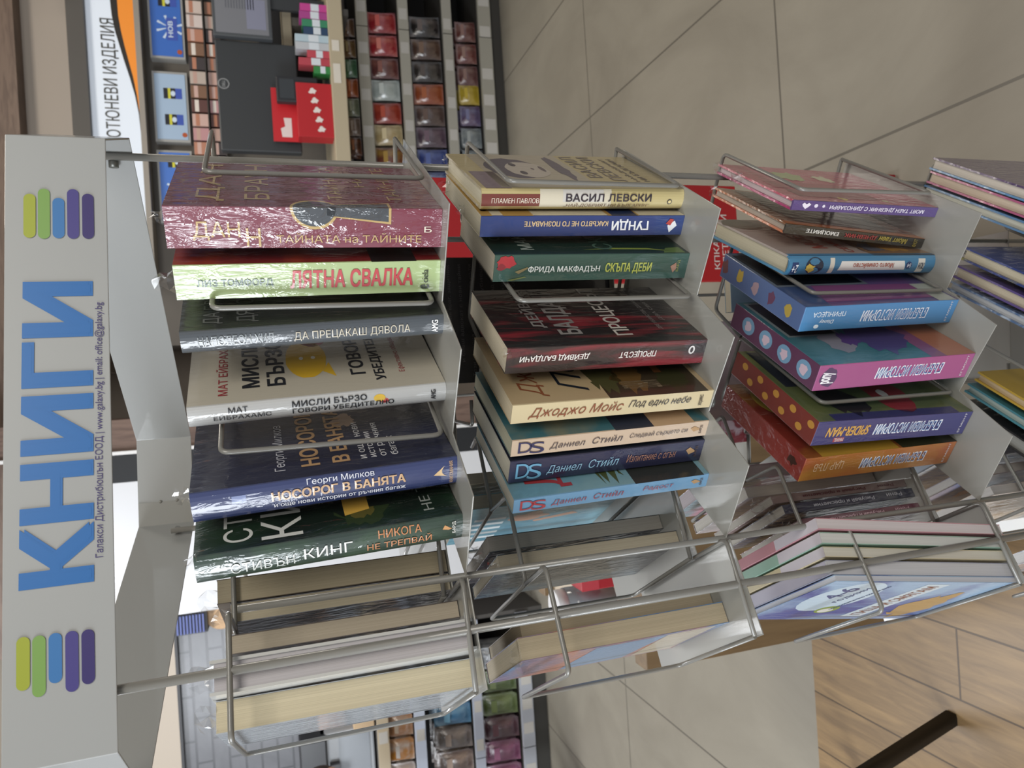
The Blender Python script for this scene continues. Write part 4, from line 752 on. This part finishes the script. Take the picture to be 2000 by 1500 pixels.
def row(items, yf, ztop, h_, shelfname, wbag, t_, depth=3):
    for x, c, c2, n in items:
        for d in range(depth):
            crinkle('sweets_bag' if yf > 3.8 else 'snack_bag', c, c2, '%s, %s one of its line on the %s' % (n, DEPTH[d], shelfname), 'bag', 'bags on the ' + shelfname,
                    x, yf + .06 + d * (t_ + .012), HC + ztop + .001, wbag, h_, t_, .12, int(x * 100) + d)
row([(px_x(-8), '#8c1f28', '#c05a52', 'shiny red bag'), (px_x(42), '#96242c', '#d07a6c', 'bright red foil bag'), (px_x(92), '#5c3230', '#8c5a50', 'brown and red bag'), (px_x(140), '#a3aca8', '#c3cac6', 'white bag'), (px_x(190), '#8f3024', '#b8503a', 'rust red bag'), (px_x(238), '#a8946a', '#d8c8a0', 'cream and gold bag'), (px_x(288), '#6c3a2c', '#a8863c', 'brown and yellow bag')], 3.85, -.737, .15, 'second sweets shelf', .115, .06)
row([(px_x(-8), '#1e1a1a', '#6a605c', 'black bag'), (px_x(42), '#4a352c', '#7a6252', 'dark brown bag'), (px_x(92), '#2a2624', '#5c5450', 'charcoal bag'), (px_x(142), '#8c4426', '#a8603c', 'orange brown bag'), (px_x(190), '#4a3a36', '#6c5850', 'cocoa brown bag'), (px_x(238), '#4c3c48', '#75606c', 'plum bag'), (px_x(288), '#2c3a74', '#5a6aa4', 'royal blue bag'), (px_x(338), '#263468', '#8c98bc', 'dark blue bag')], 3.85, -.98, .165, 'third sweets shelf', .115, .055)
row([(px_x(-5), '#5c302c', '#8c6c64', 'wine red bag'), (px_x(45), '#6a3632', '#94766c', 'reddish brown bag'), (px_x(95), '#5c3838', '#8c7068', 'maroon bag'), (px_x(138), '#a8902a', '#c0a83c', 'yellow bag'), (px_x(186), '#5c4a68', '#7a7a9c', 'violet bag'), (px_x(236), '#6c7478', '#a0a6a4', 'grey and white bag'), (px_x(286), '#667078', '#98a09e', 'pale grey bag')], 3.85, -1.186, .115, 'lowest sweets shelf', .115, .055)
row([(px_x(10), '#6a4c3c', '#8c7452', 'small brown bag'), (px_x(55), '#7c5a3c', '#a08c5c', 'small tan bag'), (px_x(98), '#4c7c54', '#8ca48c', 'small green bag'), (px_x(140), '#b05a30', '#c87a4c', 'small orange bag'), (px_x(182), '#848a70', '#a8ac94', 'small olive bag'), (px_x(224), '#8a7464', '#b0a092', 'small beige bag'), (px_x(266), '#5a4036', '#a8683c', 'small dark bag')], 3.85, -.513, .068, 'top sweets shelf', .10, .05, 2)
row([(-1.50, '#8fb0cc', '#4a8cc0', 'white and blue snack bag'), (-1.63, '#c8a88c', '#d8d0c8', 'cream snack bag'), (-1.76, '#c9946a', '#e0cdb8', 'orange and white snack bag'), (-1.89, '#cc8a3c', '#e0d8d0', 'bright orange snack bag'), (-2.02, '#b8a8a0', '#d8c0a8', 'pale snack bag')], 3.78, -.581, .13, 'upper snack shelf', .12, .06)
row([(-1.50, '#4a3c3c', '#7a6a68', 'dark brown snack bag'), (-1.63, '#3c4c5c', '#4a7ca0', 'navy snack bag'), (-1.76, '#3c6a8c', '#6a94ac', 'sea blue snack bag'), (-1.89, '#5c5450', '#8a7c72', 'grey brown snack bag'), (-2.02, '#5a4a44', '#9a8474', 'brown snack bag')], 3.78, -.899, .20, 'middle snack shelf', .12, .06)
row([(-1.50, '#6a6c70', '#b8bcc0', 'grey snack bag'), (-1.63, '#4c5c34', '#6f7c4c', 'dark green snack bag'), (-1.76, '#5c6c3c', '#7a8a54', 'leaf green snack bag'), (-1.89, '#4a3038', '#6a444c', 'dark wine snack bag'), (-2.02, '#6c3a54', '#9a5c7c', 'purple snack bag'), (-2.15, '#6a3450', '#94587a', 'plum snack bag')], 3.78, -1.168, .205, 'lowest snack shelf', .12, .06)
# ------------------------------------------------------------------ things on the left
cm = tag(empty('coffee_machine', (-1.98, 4.05, HC - .387)), 'white and dark coffee machine on top of the snack shelf unit', 'coffee machine')
CO = (-1.98, 4.05, HC - .387)
mp_('body', (-2.12, -1.78, 3.95, 4.2, HC - .387, HC - .10), mat('#b4b8bd', .25), cm, CO, .012); mp_('hood', (-2.12, -1.78, 3.9, 4.2, HC - .14, HC + .0), mat('#2c2d30', .3), cm, CO, .01); mp_('panel', (-2.1, -1.8, 3.944, 3.951, HC - .36, HC - .2), mat('#8f949a', .2), cm, CO); mp_('spout', (-1.98, -1.93, 3.91, 3.95, HC - .2, HC - .15), mat('#3a3b3e', .3), cm, CO)
cg = tag(empty('card_box', (-1.70, 4.0, HC - .387)), 'tan cardboard box on top of the snack shelf unit', 'box')
GO = (-1.70, 4.0, HC - .387)
mp_('carton', (-1.77, -1.5, 3.9, 4.1, HC - .387, HC - .28), mat('#b79e7e', .6), cg, GO, .002); mp_('tape', (-1.645, -1.625, 3.899, 3.9, HC - .387, HC - .28), mat('#c9b494', .3), cg, GO)
cr = tag(empty('ribbed_crate', (-1.25, 4.3, HC + .43)), 'dark crate with blue ribs on a wall shelf before the white bricks', 'crate')
KO = (-1.25, 4.3, HC + .43)
mp_('frame', (-1.235, -1.125, 4.25, 4.4, HC + .43, HC + .60), mat('#25262c', .5), cr, KO)
for i in range(9): mp_('rib', (-1.228, -1.13, 4.235, 4.25, HC + .445 + i * .016, HC + .453 + i * .016), mat('#5a66a0', .5), cr, KO)
dsc = tag(empty('wooden_disc', (-1.16, 4.30, HC + .36)), 'round pale wooden disc hanging in front of the white bricks', 'wooden disc')
bm = bmesh.new(); bmesh.ops.create_cone(bm, cap_ends=True, segments=32, radius1=.085, radius2=.085, depth=.02, matrix=Matrix.Rotation(math.pi / 2, 4, 'X')); link('disc', bm, mat('#b08e68', .5, art=('#c6a27a', 6, (6, 1, 1), .4, .6)), dsc, bevel=.003)
bm = bmesh.new(); tube(bm, [(0, .0, .08), (0, .1, .11)], .004); link('hook', bm, mat('#777', .4) if False else mat('#777777', .4), dsc)
# display plinth behind the rack and things on it
pl = tag(empty('wooden_plinth', (-.30, 1.5, 0)), 'brown wooden display plinth behind the left side of the rack', 'plinth')
IO = (-.30, 1.5, 0); WD = mat('#6b563c', .5, art=('#7a6446', 5, (8, 8, .6), .4, .65))
mp_('near_panel', (-.585, .02, 1.287, 1.337, 0, .667), WD, pl, IO, .002); mp_('far_panel', (-.585, .02, 1.86, 1.91, 0, .667), WD, pl, IO, .002); mp_('shelf_board', (-.57, .0, 1.337, 1.86, .60, .64), mat('#b9ac9a', .5), pl, IO)
bw = tag(empty('red_carton', (-.41, 1.45, .64)), 'small red carton on the wooden plinth', 'carton')
mp_('carton', (-.45, -.36, 1.42, 1.48, .64, .74), mat('#a3242e', .4), bw, (-.41, 1.45, .64), .002); mp_('flap', (-.45, -.36, 1.419, 1.42, .70, .74), mat('#b8404a', .4), bw, (-.41, 1.45, .64))
jr = tag(empty('glass_jar', (-.50, 1.5, .64)), 'clear glass jar with white lid next to the red carton', 'jar')
bm = bmesh.new(); tube(bm, [(0, 0, 0), (0, 0, .11)], .04, 20); link('jar_body', bm, mat('#8a9096', .1, coat=.5), jr, smooth=False)
bm = bmesh.new(); tube(bm, [(0, 0, .11), (0, 0, .135)], .038, 20); link('lid', bm, mat('#d8d8da', .4), jr)
# red promotional board behind the rack
rs = tag(empty('promotional_board', (.30, 1.32, 0)), 'red standing promotional board with white lettering behind the rack', 'sign board')
BO = (.30, 1.32, 0)
mp_('panel', (.19, .392, 1.31, 1.33, .375, 1.06), mat('#a31c22', .4), rs, BO, .002); mp_('foot', (.22, .41, 1.25, 1.39, 0, .02), mat('#8c1a20', .5), rs, BO); mp_('stem', (.28, .31, 1.31, 1.33, .02, .375), mat('#8c1a20', .5), rs, BO)
bm = bmesh.new(); label_box(bm, 'КПКАР', (.215, 1.3092, HC - .905), (1, 0, 0), (0, 0, 1), .075, .013, 0, .012); label_box(bm, 'ЗЕЛЕТАЕНИ', (.20, 1.3092, HC - .928), (1, 0, 0), (0, 0, 1), .13, .015, 0, .012)
o = link('lettering', bm, mat('#d6c8c4', .5)); o.parent = rs; o.matrix_parent_inverse = Matrix.Translation(-Vector(BO))
# stool whose splayed leg reaches into view
st = tag(empty('metal_stool', (-1.04, 1.19, 0)), 'black stool with splayed flat metal legs on the wooden floor', 'stool')
BK = mat('#17130f', .45)
bm = bmesh.new(); bmesh.ops.create_cone(bm, cap_ends=True, segments=32, radius1=.17, radius2=.17, depth=.03, matrix=Matrix.Translation((0, 0, .62))); link('seat', bm, BK, st, bevel=.006)
for sx, sy in ((1, 0), (-1, 0), (0, 1), (0, -1)):
    bm = bmesh.new(); tube(bm, [(sx * .27, sy * .27, 0), (sx * .10, sy * .10, .61)], .017, 4); link('leg', bm, BK, st)
# ------------------------------------------------------------------ a shopper in front of the snacks
pe = tag(empty('person', (-1.97, 3.35, 0)), 'short dark haired person in a dark jacket standing before the snack shelves', 'person')
J = [((0, 0, .66), .085), ((.01, .0, .82), .08), ((.04, -.005, .98), .085), ((.10, -.01, 1.06), .05), ((.18, -.02, 1.12), .04), ((.235, -.03, 1.18), .062), ((.255, -.03, 1.25), .066)]
E_ = [(0, 1), (1, 2), (2, 3), (3, 4), (4, 5), (5, 6)]
def chain(root, pts):
    i0 = root
    for p, r in pts: J.append((p, r)); E_.append((i0, len(J) - 1)); i0 = len(J) - 1
for s in (-1, 1):
    chain(2, [((s * .11 + .04, 0, .99), .045), ((s * .135 + .02, .01, .80), .034), ((s * .145, -.06, .62), .026), ((s * .145, -.08, .56), .022)])
    h = len(J) - 1
    for k in range(4): chain(h, [((s * .155 + (k - 1.5) * .013, -.09 - .004 * k, .53), .0075), ((s * .155 + (k - 1.5) * .015, -.085, .50 - .004 * (k in (1, 2))), .0065)])
    chain(h, [((s * .13, -.105, .545), .008), ((s * .125, -.115, .525), .007)])
    chain(0, [((s * .07 - .02, 0, .58), .07), ((s * .075 - .05, -.01, .33), .048), ((s * .08 - .08, .015, .06), .034), ((s * .085 - .08, -.10, .03), .028)])
me = bpy.data.meshes.new('body'); me.from_pydata([j[0] for j in J], E_, []); bo_ = bpy.data.objects.new('body', me); COL.objects.link(bo_); bo_.parent = pe
sk = bo_.modifiers.new('skin', 'SKIN'); sk.use_smooth_shade = True
for i, v in enumerate(me.skin_vertices[0].data): v.radius = (J[i][1], J[i][1] * (.78 if i < 3 else 1)); v.use_root = (i == 0)
bo_.modifiers.new('smooth', 'SUBSURF').levels = 1; bo_.modifiers['smooth'].render_levels = 2
me.materials.append(mat('#35363c', .7))
def ell(n, c, r, m, par=pe):
    bm = bmesh.new(); bmesh.ops.create_uvsphere(bm, u_segments=20, v_segments=12, radius=1); bmesh.ops.scale(bm, vec=r, verts=bm.verts); o = link(n, bm, m, par, smooth=True); o.location = c; return o
ell('face', (.245, -.05, 1.205), (.066, .066, .092), mat('#b08a72', .5)); ell('nose', (.245, -.118, 1.20), (.010, .012, .016), mat('#b08a72', .5)); ell('mouth', (.243, -.110, 1.165), (.02, .006, .005), mat('#8c5a50', .5))
for s in (-1, 1): ell('eye', (.247 + s * .026, -.110, 1.222), (.009, .006, .006), mat('#221c1a', .3)); ell('ear', (.245 + s * .07, -.03, 1.205), (.01, .016, .025), mat('#b08a72', .5))
ell('hair', (.25, -.022, 1.245), (.082, .088, .085), mat('#2c211c', .6, art=('#3c2e27', 30, (1, 1, .2), .4, .6)))
for s in (-1, 1): ell('shoe', (s * .085 - .08, -.07, .036), (.038, .10, .034), mat('#1c1c1e', .5))
